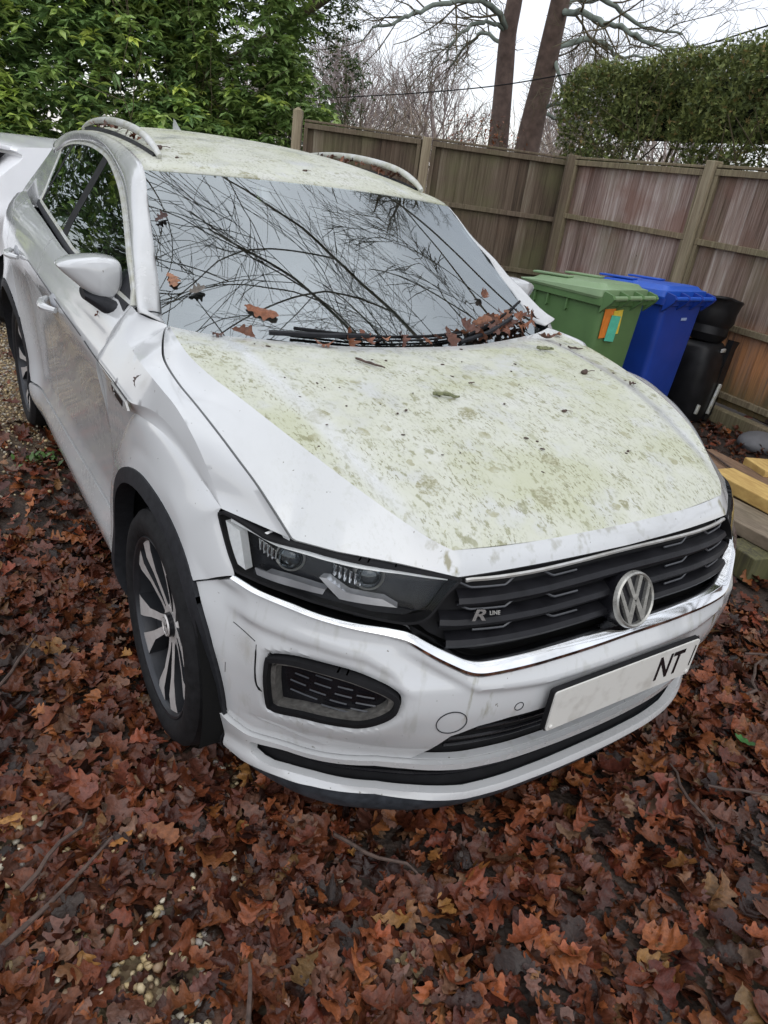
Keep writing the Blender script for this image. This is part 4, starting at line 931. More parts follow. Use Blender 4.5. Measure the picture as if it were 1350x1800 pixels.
def gravel_w(x,y):
    return np.clip(1.5*np.exp(-((x+.95)/.6)**2)*np.clip((y-1.5)/1.5,0,1)*(.75+.35*np.sin(3.1*x+2.3*y)*np.sin(1.7*y+1))+np.exp(-((x+1.17)/.17)**2-((y+.66)/.14)**2)+.9*np.exp(-((x+1.28)/.1)**2-((y+.28)/.10)**2)+.7*np.exp(-((x+.78)/.16)**2-((y+.32)/.1)**2)+.6*np.exp(-((x+1.1)/.12)**2-((y+.85)/.1)**2)+.5*np.exp(-((x-.1)/.12)**2-((y+1.3)/.08)**2),0,1)
g=grid('ground',A,q.m,None,attrs={'gravel':gravel_w(A[:,:,0],A[:,:,1]).ravel()},ref=(0,0,-50)); tag(g,kind='structure')
# leaf litter -----------------------------------------------------------
def tintmat(name,r=.5,spec=.5,trans=0.,bump=0.,coat=0,var=(.8,1.2),nscale=40):
    q=N(name); c=q.mix(1.,q.attr('tint',True),q.ramp(q.noise(nscale,5,.6),[(.3,(var[0],)*3),(.7,(min(var[1],1.),)*3)]),'MULTIPLY'); q.set(c=c,r=q.rng(q.noise(25,3),.3,.7,r-.1,r+.1),spec=spec,coat=coat)
    if bump: q.bump(q.noise(120,4),bump,.003)
    if trans:
        t=q.n('ShaderNodeBsdfTranslucent'); q.l(c,t.inputs[0]); m=q.n('ShaderNodeMixShader'); m.inputs[0].default_value=trans; q.l(q.b.outputs[0],m.inputs[1]); q.l(t.outputs[0],m.inputs[2]); q.l(m.outputs[0],q.o.inputs[0])
    return q.m
M_LITTER=tintmat('wet_oak_leaf',.34,.28,bump=.8,var=(.45,1.0),nscale=80)
def leaf_shape(seed,n=23):
    r=np.random.default_rng(seed); t=np.linspace(0,1,n); wd=r.uniform(.24,.33); la=r.uniform(.20,.36); env=wd*np.sin(np.pi*np.clip(t*.9+.04,0,1))**.75*(.55+.6*t)*np.sqrt(np.clip(1-((t-.45)/.56)**6,0,1))
    fq=r.uniform(3.3,4.2); ph=r.uniform(2.0,3.4); lob=1+la*np.tanh(1.8*np.cos(2*np.pi*t*fq+ph)); lob2=1+la*np.tanh(1.8*np.cos(2*np.pi*t*fq+ph+r.uniform(-.8,.8)))
    wl=env*lob; wr=env*lob2; wl[0]=wr[0]=.012; wl[-1]=wr[-1]=.07; wl[1]*=.35; wr[1]*=.35
    bend=r.uniform(-.7,.9); roll=r.uniform(.1,1.3)*r.choice([-1,1],p=[.25,.75]); tw=r.uniform(-.6,.6); mid=.05*np.sin(t*np.pi*r.uniform(1,2)+r.uniform(0,3))
    V=[]
    for i in range(n):
        z=bend*(t[i]-.5)**2*1.1; 
        for w,s in ((wl[i],-1),(0,0),(wr[i],1)):
            cz=roll*w*w*2.4+tw*s*w*(t[i]-.4)+.022*math.sin(9*t[i]+s*2+seed)*(w>0)
            V.append((mid[i]+s*w,t[i]-.5,z+cz+(-.012 if s==0 else 0)))
    F=[(i*3+j,i*3+j+1,i*3+j+4,i*3+j+3) for i in range(n-1) for j in (0,1)]
    return np.array(V),np.array(F)
PAL=np.array([(.095,.027,.014),(.15,.043,.020),(.21,.062,.026),(.29,.090,.034),(.14,.055,.036),(.20,.105,.070),(.29,.10,.035),(.22,.11,.05),(.035,.016,.011),(.36,.16,.05)]); PW=np.array([.16,.19,.17,.13,.09,.06,.06,.04,.08,.02])
def rotm(yaw,tx,ty):
    cy,sy=np.cos(yaw),np.sin(yaw); cx,sx=np.cos(tx),np.sin(tx); c2,s2=np.cos(ty),np.sin(ty); n=len(yaw); O=np.zeros(n); I=np.ones(n)
    Rz=np.array([[cy,-sy,O],[sy,cy,O],[O,O,I]]).transpose(2,0,1); Rx=np.array([[I,O,O],[O,cx,-sx],[O,sx,cx]]).transpose(2,0,1); Ry=np.array([[c2,O,s2],[O,I,O],[-s2,O,c2]]).transpose(2,0,1)
    return Rz@Rx@Ry
def scatter(shapes,pos,size,yaw,tx,ty,cols,aspect=None):
    allV=[];allF=[];allC=[];off=0; idx=rng.integers(0,len(shapes),len(pos)); R=rotm(yaw,tx,ty)
    for k,(V,F) in enumerate(shapes):
        m=np.where(idx==k)[0]
        if not len(m): continue
        W_=V[None]*size[m][:,None,None]
        if aspect is not None: W_=W_*np.stack([aspect[m],np.ones(len(m)),np.ones(len(m))],1)[:,None,:]
        P=np.einsum('nij,nkj->nki',R[m],W_)+pos[m][:,None,:]; nv=V.shape[0]
        allV.append(P.reshape(-1,3)); allF.append((F[None]+np.arange(len(m))[:,None,None]*nv+off).reshape(-1,F.shape[1])); off+=len(m)*nv
        allC.append(np.repeat(cols[m],nv,0))
    return np.concatenate(allV),np.concatenate(allF),np.concatenate(allC)
def region(n,x0,x1,y0,y1): return np.c_[rng.uniform(x0,x1,n),rng.uniform(y0,y1,n)]
def under_car(P): return (np.abs(P[:,0])<.74)&(P[:,1]>-.25)&(P[:,1]<3.0)
near_=np.r_[region(6400,-2.3,-.55,-1.3,1.2),region(6600,-1.7,1.6,-1.75,-.2),region(3000,.6,3.2,-1.6,1.2)]
far_=np.r_[region(2600,-2.4,-.7,1.2,4.2),region(800,-2.4,-.5,4.2,7.5),region(1800,.8,4.6,.2,3.0),region(500,.8,3,3,6)]
near_=near_[~under_car(near_)]; far_=far_[~under_car(far_)]
near_=near_[rng.random(len(near_))>.72*gravel_w(near_[:,0],near_[:,1])]; far_=far_[rng.random(len(far_))>.88*gravel_w(far_[:,0],far_[:,1])]
def litter(P,shapes,name,s0,s1,zmax,tilt):
    n=len(P); z=ground_z(P[:,0],P[:,1])+.004+zmax*rng.random(n)**1.3+.016*(np.sin(P[:,0]*9+P[:,1]*4)*np.sin(P[:,1]*8-P[:,0]*3)+.3)
    c=PAL[rng.choice(len(PAL),n,p=PW/PW.sum())]*rng.uniform(.65,1.25,(n,1))*(1+rng.normal(0,.06,(n,3)))
    # deeper leaves get a darker tint: shade between leaves painted in
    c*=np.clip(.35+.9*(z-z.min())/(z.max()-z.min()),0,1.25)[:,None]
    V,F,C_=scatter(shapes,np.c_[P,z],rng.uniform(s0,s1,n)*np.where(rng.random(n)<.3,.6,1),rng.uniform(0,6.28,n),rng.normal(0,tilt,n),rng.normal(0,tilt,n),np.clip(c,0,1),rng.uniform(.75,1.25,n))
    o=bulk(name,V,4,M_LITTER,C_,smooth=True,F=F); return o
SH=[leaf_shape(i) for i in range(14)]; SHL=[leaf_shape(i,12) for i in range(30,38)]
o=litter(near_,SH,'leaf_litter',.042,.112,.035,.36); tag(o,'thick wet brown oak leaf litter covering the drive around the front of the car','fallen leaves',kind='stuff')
o=litter(far_,SHL,'leaf_litter',.06,.12,.035,.36); tag(o,'brown oak leaf litter further back beside the car and by the bins','fallen leaves',kind='stuff')
# gravel
def ico():
    bm=bmesh.new(); bmesh.ops.create_icosphere(bm,subdivisions=1,radius=.5); V=np.array([tuple(v.co) for v in bm.verts]); F=np.array([[v.index for v in f.verts] for f in bm.faces]); bm.free(); return V,F
iv,if_=ico(); PB=[(iv*np.array([1,rng.uniform(.6,1),rng.uniform(.4,.75)])*(1+rng.normal(0,.09,(len(iv),1))),if_) for _ in range(8)]
P=np.r_[region(13000,-1.9,-.6,1.3,6.5),region(2600,-1.45,-.55,-1.0,-.1),region(500,-1.6,1.2,-1.6,-.3),region(300,.9,3.5,-1,1.5)]
w=gravel_w(P[:,0],P[:,1]); P=P[(rng.random(len(P))<w*1.1)|(rng.random(len(P))<.03)]; n=len(P)
GP=np.array([(.50,.40,.24),(.42,.31,.16),(.60,.54,.42),(.33,.22,.13),(.28,.25,.22),(.55,.42,.22)])
V,F,C_=scatter(PB,np.c_[P,ground_z(P[:,0],P[:,1])+rng.uniform(.004,.03,n)],rng.uniform(.010,.026,n),rng.uniform(0,6.28,n),rng.normal(0,.3,n),rng.normal(0,.3,n),GP[rng.integers(0,6,n)]*rng.uniform(.6,1.1,(n,1)))
o=bulk('gravel',V,3,tintmat('pale_gravel',.5),C_,smooth=True,F=F); tag(o,'pale tan pea gravel showing between the fallen leaves','gravel',kind='stuff')
# twigs in the litter
M_TWIG=plain('twig_bark',(.07,.045,.035),.8,var=.4,scale=60)
TW=[((-1.45,-.62),(-1.12,-.42),.006),((-1.30,-.45),(-1.14,-.30),.005),((.45,-.95),(.62,-1.1),.004),((.30,-1.05),(.42,-.85),.005),((.95,-.75),(1.2,-.66),.006),((-.62,-.62),(-.5,-.8),.005),((-1.0,-.95),(-.93,-.82),.005),((.9,-1.2),(1.1,-.95),.004),((-1.3,.2),(-1.15,.45),.005),((1.2,-.6),(1.45,-.75),.005)]
for i,(a,b,r) in enumerate(TW):
    mb=MB(); a=np.array([*a,.045]);b=np.array([*b,.055]); pts=[a+(b-a)*t+np.array([rng.normal(0,.008),rng.normal(0,.008),rng.normal(0,.004)+.01]) for t in np.linspace(0,1,6)]
    mb.tube(pts,[r,r*1.05,r,r*.9,r*.75,r*.5],6); o=mb.build('fallen_twig',M_TWIG)
    tag(o,['bare brown twig lying in the leaf litter in the lower left corner','short twig on the leaves near the left edge beside the gravel','thin twig in the leaves right of the bumper, nearest the photographer','thin twig in the leaves just in front of the number plate','reddish twig on the leaves by the right end of the bumper','dark twig on the leaves below the front lip','short twig among leaves at the bottom of the picture','forked thin twig far right in the leaf litter','twig on the leaves left of the front wheel','twig on the leaves beyond the right end of the bumper'][i],'twig')
# small weeds
def tuft(x,y,lab,n=60,s=.035):
    P=np.c_[rng.normal(x,.05,n),rng.normal(y,.06,n)]; V=[];F=[]
    sh=[(np.array([(-.12,0,0),(.12,0,0),(.25,.5,.15),(-.25,.5,.15),(0,1,.1)]),np.array([(0,1,2),(0,2,3),(3,2,4)]))]
    V,F,C_=scatter(sh,np.c_[P,np.full(n,.035)+rng.uniform(0,.02,n)],rng.uniform(.5,1.3,n)*s,rng.uniform(0,6.28,n),rng.uniform(.1,.7,n),rng.normal(0,.3,n),np.array([(.07,.14,.03)])*rng.uniform(.6,1.4,(n,1)))
    tag(bulk('weed',V,3,M_GREEN,C_,F=F),lab,'weed',kind='stuff')
M_GREEN=tintmat('green_leaf',.38,.5,trans=.2,bump=.1,var=(.75,1.))
tuft(-.93,1.95,'small green weed growing in the gravel left of the car sill'); 
# ------------------------------------------------------------------ fence
def woodmat(name,ramp_,red=.0,green=.0,scale=(9,9,1.1),foot=False):
    q=N(name); a=q.n('ShaderNodeTexNoise'); a.inputs['Scale'].default_value=1; a.inputs['Detail'].default_value=7; a.inputs['Roughness'].default_value=.65; q.l(q.mapv((scale[0]*4,scale[1]*4,scale[2]*1.2)),a.inputs['Vector'])
    b=q.n('ShaderNodeTexNoise'); b.inputs['Scale'].default_value=1; b.inputs['Detail'].default_value=5; q.l(q.mapv((scale[0]*12,scale[1]*12,scale[2]*3)),b.inputs['Vector'])
    t=q.attr('board'); s=q.math('ADD',q.math('MULTIPLY',a.outputs[0],.62),q.math('MULTIPLY',b.outputs[0],.38)); s=q.math('ADD',s,q.math('MULTIPLY',q.math('SUBTRACT',t,.5),.24))
    c=q.ramp(s,ramp_)
    g=q.noise(1.7,4); c=q.mix(q.math('MULTIPLY',q.rng(g,.46,.66),green),c,(.13,.135,.055))
    rd=q.noise(2.6,4); c=q.mix(q.math('MULTIPLY',q.rng(rd,.50,.68),red),c,(.20,.085,.055))
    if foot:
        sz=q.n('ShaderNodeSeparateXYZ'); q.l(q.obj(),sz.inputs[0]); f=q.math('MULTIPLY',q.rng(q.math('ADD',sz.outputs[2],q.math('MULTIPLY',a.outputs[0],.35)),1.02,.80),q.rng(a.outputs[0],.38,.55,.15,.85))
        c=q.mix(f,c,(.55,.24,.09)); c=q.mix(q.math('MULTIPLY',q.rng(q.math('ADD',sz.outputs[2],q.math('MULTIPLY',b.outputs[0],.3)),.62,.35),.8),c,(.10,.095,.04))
    q.set(c=c,r=.8); q.bump(q.math('ADD',a.outputs[0],b.outputs[0]),.5,.006); return q.m
M_FENR=woodmat('weathered_board',[(.28,(.075,.045,.032)),(.42,(.19,.125,.105)),(.56,(.33,.25,.22)),(.75,(.56,.49,.46))],red=.5,green=.35)
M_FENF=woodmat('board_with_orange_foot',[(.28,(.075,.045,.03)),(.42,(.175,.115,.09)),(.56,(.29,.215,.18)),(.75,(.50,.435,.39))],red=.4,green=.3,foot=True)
M_FENL=woodmat('shaded_board',[(.30,(.045,.030,.018)),(.45,(.095,.066,.042)),(.6,(.15,.112,.078)),(.75,(.25,.22,.16))],red=.1,green=.55)  # darker copy of the boards: shade put into the colour, plus green staining
M_RAILW=woodmat('fence_rail_wood',[(.30,(.15,.115,.07)),(.5,(.29,.24,.15)),(.7,(.42,.37,.26))],red=.15,green=.35)
M_POST=woodmat('fence_post_wood',[(.30,(.22,.17,.11)),(.5,(.37,.31,.21)),(.7,(.48,.43,.32))],green=.3)
M_POSTD=woodmat('dark_post_wood',[(.30,(.10,.07,.045)),(.5,(.19,.145,.10)),(.7,(.27,.22,.16))],green=.4)
def fence_panel(a,b,z0,z1,mat,rails,label,railmat=M_RAILW):
    a=np.array(a);b=np.array(b);L_=np.linalg.norm(b-a);d=(b-a)/L_;n=np.array([d[1],-d[0]])  # n points to the viewer side if set so
    e=empty('board_fence',(a[0],a[1],0)); tag(e,label,'fence','fence panels around the drive')
    bd=[];k=int(L_/.105); V=[];F=[];at=[]
    for i in range(k):
        s0=i*L_/k; s1=s0+L_/k+.012; tl=rng.uniform(-.006,.006); top=z1-.012+rng.uniform(-.004,.004); c=rng.random()
        o1=.000+tl;o2=.011+tl; nb=len(V)
        for s,o in ((s0,o2),(s1,o1)):
            for z in np.linspace(z0,top,7):
                for off in (0,-.010): V.append((d[0]*s+n[0]*(o+off),d[1]*s+n[1]*(o+off),z)); at.append(c)
        J=lambda a_,z_,o_: nb+a_*14+z_*2+o_
        for z in range(6):
            F+=[(J(0,z,0),J(1,z,0),J(1,z+1,0),J(0,z+1,0)),(J(0,z,1),J(0,z+1,1),J(1,z+1,1),J(1,z,1)),(J(0,z,0),J(0,z+1,0),J(0,z+1,1),J(0,z,1)),(J(1,z,0),J(1,z,1),J(1,z+1,1),J(1,z+1,0))]
        F+=[(J(0,6,0),J(1,6,0),J(1,6,1),J(0,6,1))]
    o=mesh_obj('boards',V,F,mat,e,False,attrs={'board':at})
    ang=math.atan2(d[1],d[0]); R=Matrix.Rotation(ang,3,'Z')
    for z in rails:
        mb=MB(); top=(z==rails[-1]); mb.box((d[0]*L_/2+n[0]*.032,d[1]*L_/2+n[1]*.032,z),(L_-.01,.04,.05),R,.004); mb.build('rail',railmat,e,smooth=False)
    mb=MB(); mb.box((d[0]*L_/2+n[0]*.012,d[1]*L_/2+n[1]*.012,z1+.006),(L_-.006,.072,.022),R,.004); mb.build('capping',railmat,e,smooth=False)
    for s in (.022,L_-.022):
        mb=MB(); mb.box((d[0]*s+n[0]*.030,d[1]*s+n[1]*.030,(z0+z1)/2),(.04,.036,z1-z0-.06),R,.003); mb.build('end_batten',railmat,e,smooth=False)
    return e
def post(x,y,h,w,ang,mat,label,pointed=False,tilt=0):
    mb=MB(); R=Matrix.Rotation(ang,3,'Z')@Matrix.Rotation(tilt,3,'Y'); mb.box((0,0,h/2-.1),(w,w,h+.2),R,.008)
    if pointed: mb.add([(R@Vector(p)) for p in ((-w/2,-w/2,h),(w/2,-w/2,h),(w/2,w/2,h),(-w/2,w/2,h),(0,0,h+.035))],[(0,1,4),(1,2,4),(2,3,4),(3,0,4)])
    o=mb.build('fence_post',mat,smooth=False); o.location=(x,y,0); tag(o,label,'fence post','fence posts'); return o
d9=np.array([math.sin(math.radians(9)),math.cos(math.radians(9))]); c0=np.array([4.80,4.42]); p2=np.array([4.545,2.536]); p1=p2-d9*1.97
az9=math.atan2(d9[1],d9[0])
fence_panel(c0-d9*.06,p2+d9*.06,.12,1.92,M_FENR,[.20,.76,1.36,1.88],'weathered red brown fence panel between the corner post and the pale post behind the bins')
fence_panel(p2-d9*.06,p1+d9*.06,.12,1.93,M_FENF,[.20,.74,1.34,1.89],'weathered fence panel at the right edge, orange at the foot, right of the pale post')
fence_panel(p1-d9*.06,p1-d9*1.9,.12,1.93,M_FENR,[.20,.74,1.34,1.89],'fence panel off to the right past the timber')
post(p2[0]-.03,p2[1],1.975,.10,az9,M_POST,'pale new fence post standing behind the blue bin'); post(p1[0]-.03,p1[1],2.0,.10,az9,M_POST,'fence post at the far right end of the drive')
post(c0[0]-.03,c0[1]+.0,1.95,.13,math.radians(-35),M_POSTD,'dark corner post where the two fence runs meet'); 
dl=np.array([-math.cos(math.radians(35.4)),math.sin(math.radians(35.4))]); q1=np.array([3.55,5.42]); q0=np.array([2.40,6.21]); azl=math.atan2(dl[1],dl[0])
cc=np.array([4.72,4.575])-dl*.17
# viewer side normal must face the camera: build from left to right
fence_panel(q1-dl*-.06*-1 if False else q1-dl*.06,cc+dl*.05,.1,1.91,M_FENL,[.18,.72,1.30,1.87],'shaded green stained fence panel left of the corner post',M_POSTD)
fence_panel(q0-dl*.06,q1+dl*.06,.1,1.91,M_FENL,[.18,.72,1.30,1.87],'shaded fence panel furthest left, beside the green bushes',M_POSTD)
post(q1[0],q1[1],1.925,.10,azl,M_POST,'pale post between the two shaded fence panels'); post(q0[0]-.02,q0[1],2.0,.10,azl,M_POST,'pointed post at the left end of the fence',True)
for (pa,pb,lab) in ((c0-d9*.06,p1,'brown gravel board under the right hand fence'),):
    mb=MB(); m_=(pa+pb)/2; L_=np.linalg.norm(pa-pb); mb.box((m_[0]-.10,m_[1],.055),(L_,.10,.12),Matrix.Rotation(az9,3,'Z'),.006); tag(mb.build('gravel_board',M_RAILW,smooth=False),lab,'timber')
# ------------------------------------------------------------------ timber by the bins
def beam(name,c,d,az,mat,label,cat='timber',tilt=0):
    mb=MB(); mb.box((0,0,0),d,Matrix.Rotation(tilt,3,'X'),.006); o=mb.build(name,mat,smooth=False); o.location=c; o.rotation_euler=(0,0,math.radians(az)); tag(o,label,cat); return o
M_YEL=woodmat('fresh_pine',[(.30,(.42,.26,.08)),(.5,(.60,.41,.14)),(.75,(.70,.52,.22))],scale=(4,1,6))
M_GREY=woodmat('old_sleeper',[(.30,(.13,.10,.07)),(.5,(.24,.19,.135)),(.75,(.36,.30,.22))],scale=(4,1,6),green=.2)
M_BRN=woodmat('brown_sleeper',[(.30,(.12,.07,.04)),(.5,(.22,.13,.075)),(.75,(.32,.21,.13))],scale=(4,1,6))
M_MOSS=woodmat('mossy_block',[(.30,(.05,.045,.025)),(.5,(.13,.12,.05)),(.75,(.25,.22,.13))],green=.6)
beam('sleeper',(2.10,-.42,.168),(.27,1.35,.065),-4,M_GREY,'old grey sleeper raised on a mossy block right of the car')
beam('pine_board',(2.33,-.25,.236),(.20,1.35,.07),-8,M_YEL,'bright yellow pine board lying between the sleepers')
beam('sleeper',(2.62,-.05,.15),(.30,1.75,.10),-10,M_BRN,'brown sleeper beyond the yellow pine board')
beam('pine_offcut',(3.0,.38,.195),(.34,.22,.09),-25,M_YEL,'short yellow pine offcut near the grey stone')
beam('timber_block',(1.94,-.13,.066),(.17,.20,.135),-10,M_MOSS,'green mossy timber block under the old grey sleeper')
beam('timber_block',(2.45,-.75,.06),(.5,.12,.12),10,M_GREY,'timber bearer under the pine board at the right edge')
mb=MB(); mb.tube([(4.62,1.80,.12),(4.46,1.48,.13),(4.33,1.15,.135),(4.25,.9,.12)],[.028,.035,.036,.03],10); lg=tag(mb.build('branch_log',M_TWIG),'thin log lying at the foot of the right hand fence','log')
mb=MB(); mb.ell((0,0,0),(.19,.15,.085),20,12); o=mb.build('stone',plain('grey_stone',(.13,.13,.135),.8,scale=12,bump=.4)); o.location=(4.0,1.05,.04); tag(o,'rounded dark grey stone on the leaves near the fence','stone')
mb=MB(); mb.tube([(2.82,.78,.21),(2.66,.48,.215),(2.56,.2,.215),(2.5,-.1,.21)],[.006,.007,.007,.004],6); tag(mb.build('fallen_twig',M_TWIG),'long thin twig lying along the brown sleeper','twig')
# ------------------------------------------------------------------ wheelie bins
def binmat(name,c): return plain(name,c,.42,var=.10,scale=7,bump=.05)
def wheelie(name,loc,rz,col,label,lidcol):
    e=empty(name,loc,rz); tag(e,label,'wheelie bin','wheelie bins by the fence'); m=binmat(name+'_plastic',col); ml=binmat(name+'_lid_plastic',lidcol)
    # body: rings from bottom to top, back (hinge) side at -y
    def ring(w,y0,y1,z,n=5,r=.045):
        out=[]
        for cx,cy,a0 in ((w/2-r,y1-r,0),(-w/2+r,y1-r,90),(-w/2+r,y0+r,180),(w/2-r,y0+r,270)):
            for k in range(n): a=math.radians(a0+k*90/(n-1)); out.append((cx+r*math.cos(a),cy+r*math.sin(a),z))
        return out
    R_=[(.43,-.25,.20,.03),(.455,-.265,.225,.07),(.465,-.27,.24,.22),(.50,-.282,.285,.60),(.535,-.29,.33,.955)]
    V=[];F=[]
    for w,a,b,z in R_: V+=ring(w,a,b,z)
    n=20
    for i in range(len(R_)-1):
        for k in range(n): F.append((i*n+k,i*n+(k+1)%n,(i+1)*n+(k+1)%n,(i+1)*n+k))
    F.append(tuple(range(n))[::-1]); mb=MB(); mb.add(V,F); body=mb.build('body',m,e)
    V=[];F=[]
    for w,a,b,z in ((.54,-.293,.335,.94),(.585,-.305,.375,.945),(.59,-.306,.378,.99),(.55,-.29,.345,.992)): V+=ring(w,a,b,z)
    for i in range(3):
        for k in range(n): F.append((i*n+k,i*n+(k+1)%n,(i+1)*n+(k+1)%n,(i+1)*n+k))
    mb=MB(); mb.add(V,F); mb.build('rim',m,e)
    # ribs under the rim on the sides
    for sx in (-1,1):
        for y in (-.02,.14,.25):
            mb=MB(); mb.prism([(-.006,0),(.006,0),(.006,-.085),(-.006,-.07)],lambda a,b,h:Vector((sx*(.262+h),y+a,.945+b)),0,.022); mb.build('rim_rib',m,e)
    # lid
    V=[];F=[]
    L=[(.60,-.285,.40,.985),(.61,-.29,.405,1.0),(.595,-.285,.395,1.022),(.52,-.26,.33,1.03),(.47,-.24,.30,1.052),(.40,-.20,.24,1.058)]
    for w,a,b,z in L: V+=[(x,y,zz+(.018 if zz>1.0 else 0)*(-(y-.05)/.3)) for x,y,zz in ring(w,a,b,z,5,.05)]
    for i in range(len(L)-1):
        for k in range(n): F.append((i*n+k,i*n+(k+1)%n,(i+1)*n+(k+1)%n,(i+1)*n+k))
    F.append(tuple(range((len(L)-1)*n,len(L)*n))); mb=MB(); mb.add(V,F); lid=mb.build('lid',ml,e)
    for sx in (-.19,.19):
        mb=MB(); mb.box((sx,.20,1.058),(.07,.30,.014),Matrix.Rotation(-.05,3,'X'),.006); mb.build('lid_ridge',ml,lid)
    # hinge bar and lugs
    mb=MB(); mb.tube([(-.27,-.345,1.0),(.27,-.345,1.0)],.016,12); mb.build('hinge_bar',ml,e)
    for sx in (-.27,-.09,.09,.27):
        mb=MB(); mb.prism([(-.29,1.035),(-.35,1.022),(-.368,1.0),(-.355,.975),(-.31,.93),(-.28,.90),(-.28,.99)],lambda a,b,h:Vector((sx+h,a,b)),-.013,.013); mb.build('hinge_lug',m,e)
    for sx in (-1,1):
        mb=MB(); mb.lathe([(-.025,.06),(-.025,.10),(.025,.10),(.025,.06)],(sx*.235,-.27,.10),Vector((1,0,0)),n=28,close=True); w=mb.build('wheel',M_TYRE,e)
    return e
gb_=wheelie('green_bin',(2.62,1.86,0),math.radians(9),(.105,.20,.075),'green wheelie bin with paper stickers, nearest the windscreen',(.20,.30,.155))
bb_=wheelie('blue_bin',(3.38,1.93,0),math.radians(6),(.010,.045,.30),'blue wheelie bin between the green bin and the black garden gear',(.012,.085,.46))
for nm,c,x0,y0,rz,w,h in (('orange_sticker',(.72,.22,.03),-.165,.83,-.02,.13,.19),('yellow_sticker',(.75,.55,.06),-.065,.835,-.06,.11,.16),('teal_sticker',(.10,.52,.36),-.095,.795,.10,.115,.17)):
    k={'orange_sticker':0,'yellow_sticker':.003,'teal_sticker':.006}[nm]
    mb=MB(); mb.box((x0,-.2935-k,y0),(w,.002,h),Matrix.Rotation(rz,3,'Y')); o=mb.build(nm,plain(nm+'_paper',c,.6,var=.12,scale=30),gb_,smooth=False)
mb=MB(); mb.box((.04,-.292,.845),(.075,.003,.02)); mb.build('maker_plate',plain('plate_blue',(.35,.45,.70),.5),bb_,smooth=False)
# black garden gear: lower moulded case with a silver strut, flexible tub on top
M_BP=plain('black_plastic',(.012,.012,.013),.38,var=.3,scale=12)
e=empty('garden_blower_case',(4.02,1.80,0),math.radians(8)); tag(e,'black moulded plastic garden machine with silver struts right of the blue bin','garden machine')
mb=MB()
V=[];F=[];n=16
for (x,y,w,d_,z) in [(0,0,.24,.28,.0),(0,0,.27,.32,.10),(0,.0,.28,.32,.30),(.01,0,.28,.30,.50),(.02,0,.27,.26,.60),(.02,0,.22,.2,.64)]:
    for k in range(n): th=2*math.pi*k/n; V.append((x+w*.75*np.sign(math.cos(th))*abs(math.cos(th))**.6,y+d_*.6*np.sign(math.sin(th))*abs(math.sin(th))**.6,z))
for i in range(5):
    for k in range(n): F.append((i*n+k,i*n+(k+1)%n,(i+1)*n+(k+1)%n,(i+1)*n+k))
F.append(tuple(range(5*n,6*n))); mb.add(V,F); mb.build('case',M_BP,e,sharp=50)
mb=MB(); mb.prism([(-.10,.02),(.0,.0),(.10,.05),(.15,.60),(.22,.66),(.02,.68),(-.05,.45)],lambda a,b,h:Vector((.13+a*.6,-.16+h,b)),-.025,.025); mb.build('side_shell',M_BP,e)
mb=MB(); mb.box((.10,-.20,.20),(.045,.02,.26),Matrix.Rotation(.25,3,'Y'),.006); mb.build('strut',M_RAIL,e)
mb=MB(); mb.box((-.12,-.19,.13),(.04,.02,.08),Matrix.Rotation(.25,3,'Y'),.006); mb.build('strut',M_RAIL,e)
mb=MB(); mb.box((.05,-.165,.60),(.07,.012,.03),None,.003); mb.build('label_plate',M_RAIL,e)
e=empty('black_tub',(4.08,1.86,.66),math.radians(8)); tag(e,'black flexible tub resting on top of the black garden machine','tub')
mb=MB(); mb.lathe([(-.02,.0),(-.02,.15),(.04,.185),(.10,.175),(.15,.20),(.22,.195),(.29,.205),(.315,.215),(.325,.205),(.32,.19),(.2,.17),(.05,.14)],(0,0,0),Vector((.12,0,1)),n=32); mb.build('tub_body',M_BP,e)
mb=MB(); mb.tube(cr([(-.17,-.03,.27),(-.19,-.08,.33),(-.10,-.16,.335),(.05,-.18,.31)],6),.014,8); mb.build('tub_handle',M_BP,e)
# ------------------------------------------------------------------ second car
wc=empty('white_hatchback',(0,0,0)); tag(wc,'second white car parked behind on the left, only its rear corner showing','car')
TH=math.radians(30)
wc.location=(-.93,4.56,0); wc.scale=(1,1,.925); wc.rotation_euler=(0,0,TH)
prof=[(0.02,.30),(-.04,.45),(-.05,.62),(0,.80),(.04,.95),(.12,1.05),(.36,1.24),(.58,1.375),(.54,1.42),(.62,1.455),(.9,1.475),(1.2,1.50),(1.9,1.49),(2.5,1.38),(3.1,1.02),(3.8,.90),(4.08,.75),(4.12,.5),(4.08,.25)]
def WCs(sg): 
    def f(p,off=0.):
        p=np.asarray(p,float); x,z=p[:,0],p[:,1]
        y=.88-.5*np.clip(z-.95,0,1)*.62-.05*np.clip(.35-z,0,1)-.10*np.clip((.35-x)/.35,0,1)**2-.14*np.clip((x-3.6)/.5,0,1)**2+off-.022*np.exp(-((z-.68)/.08)**2)+.03*np.exp(-((z-.93)/.06)**2)*np.clip((1.6-x)/.5,0,1)
        return np.c_[x,-sg*y+.88,z]
    return f
ah=lambda xc,r: [(xc+r*math.cos(a),.33+r*math.sin(a)) for a in np.linspace(math.radians(-12),math.radians(192),26)]
low=[(3.78,.25)]+ah(3.35,.37)+[(2.9,.22),(.9,.22)]+ah(.44,.37)
side=cr(prof,3); 
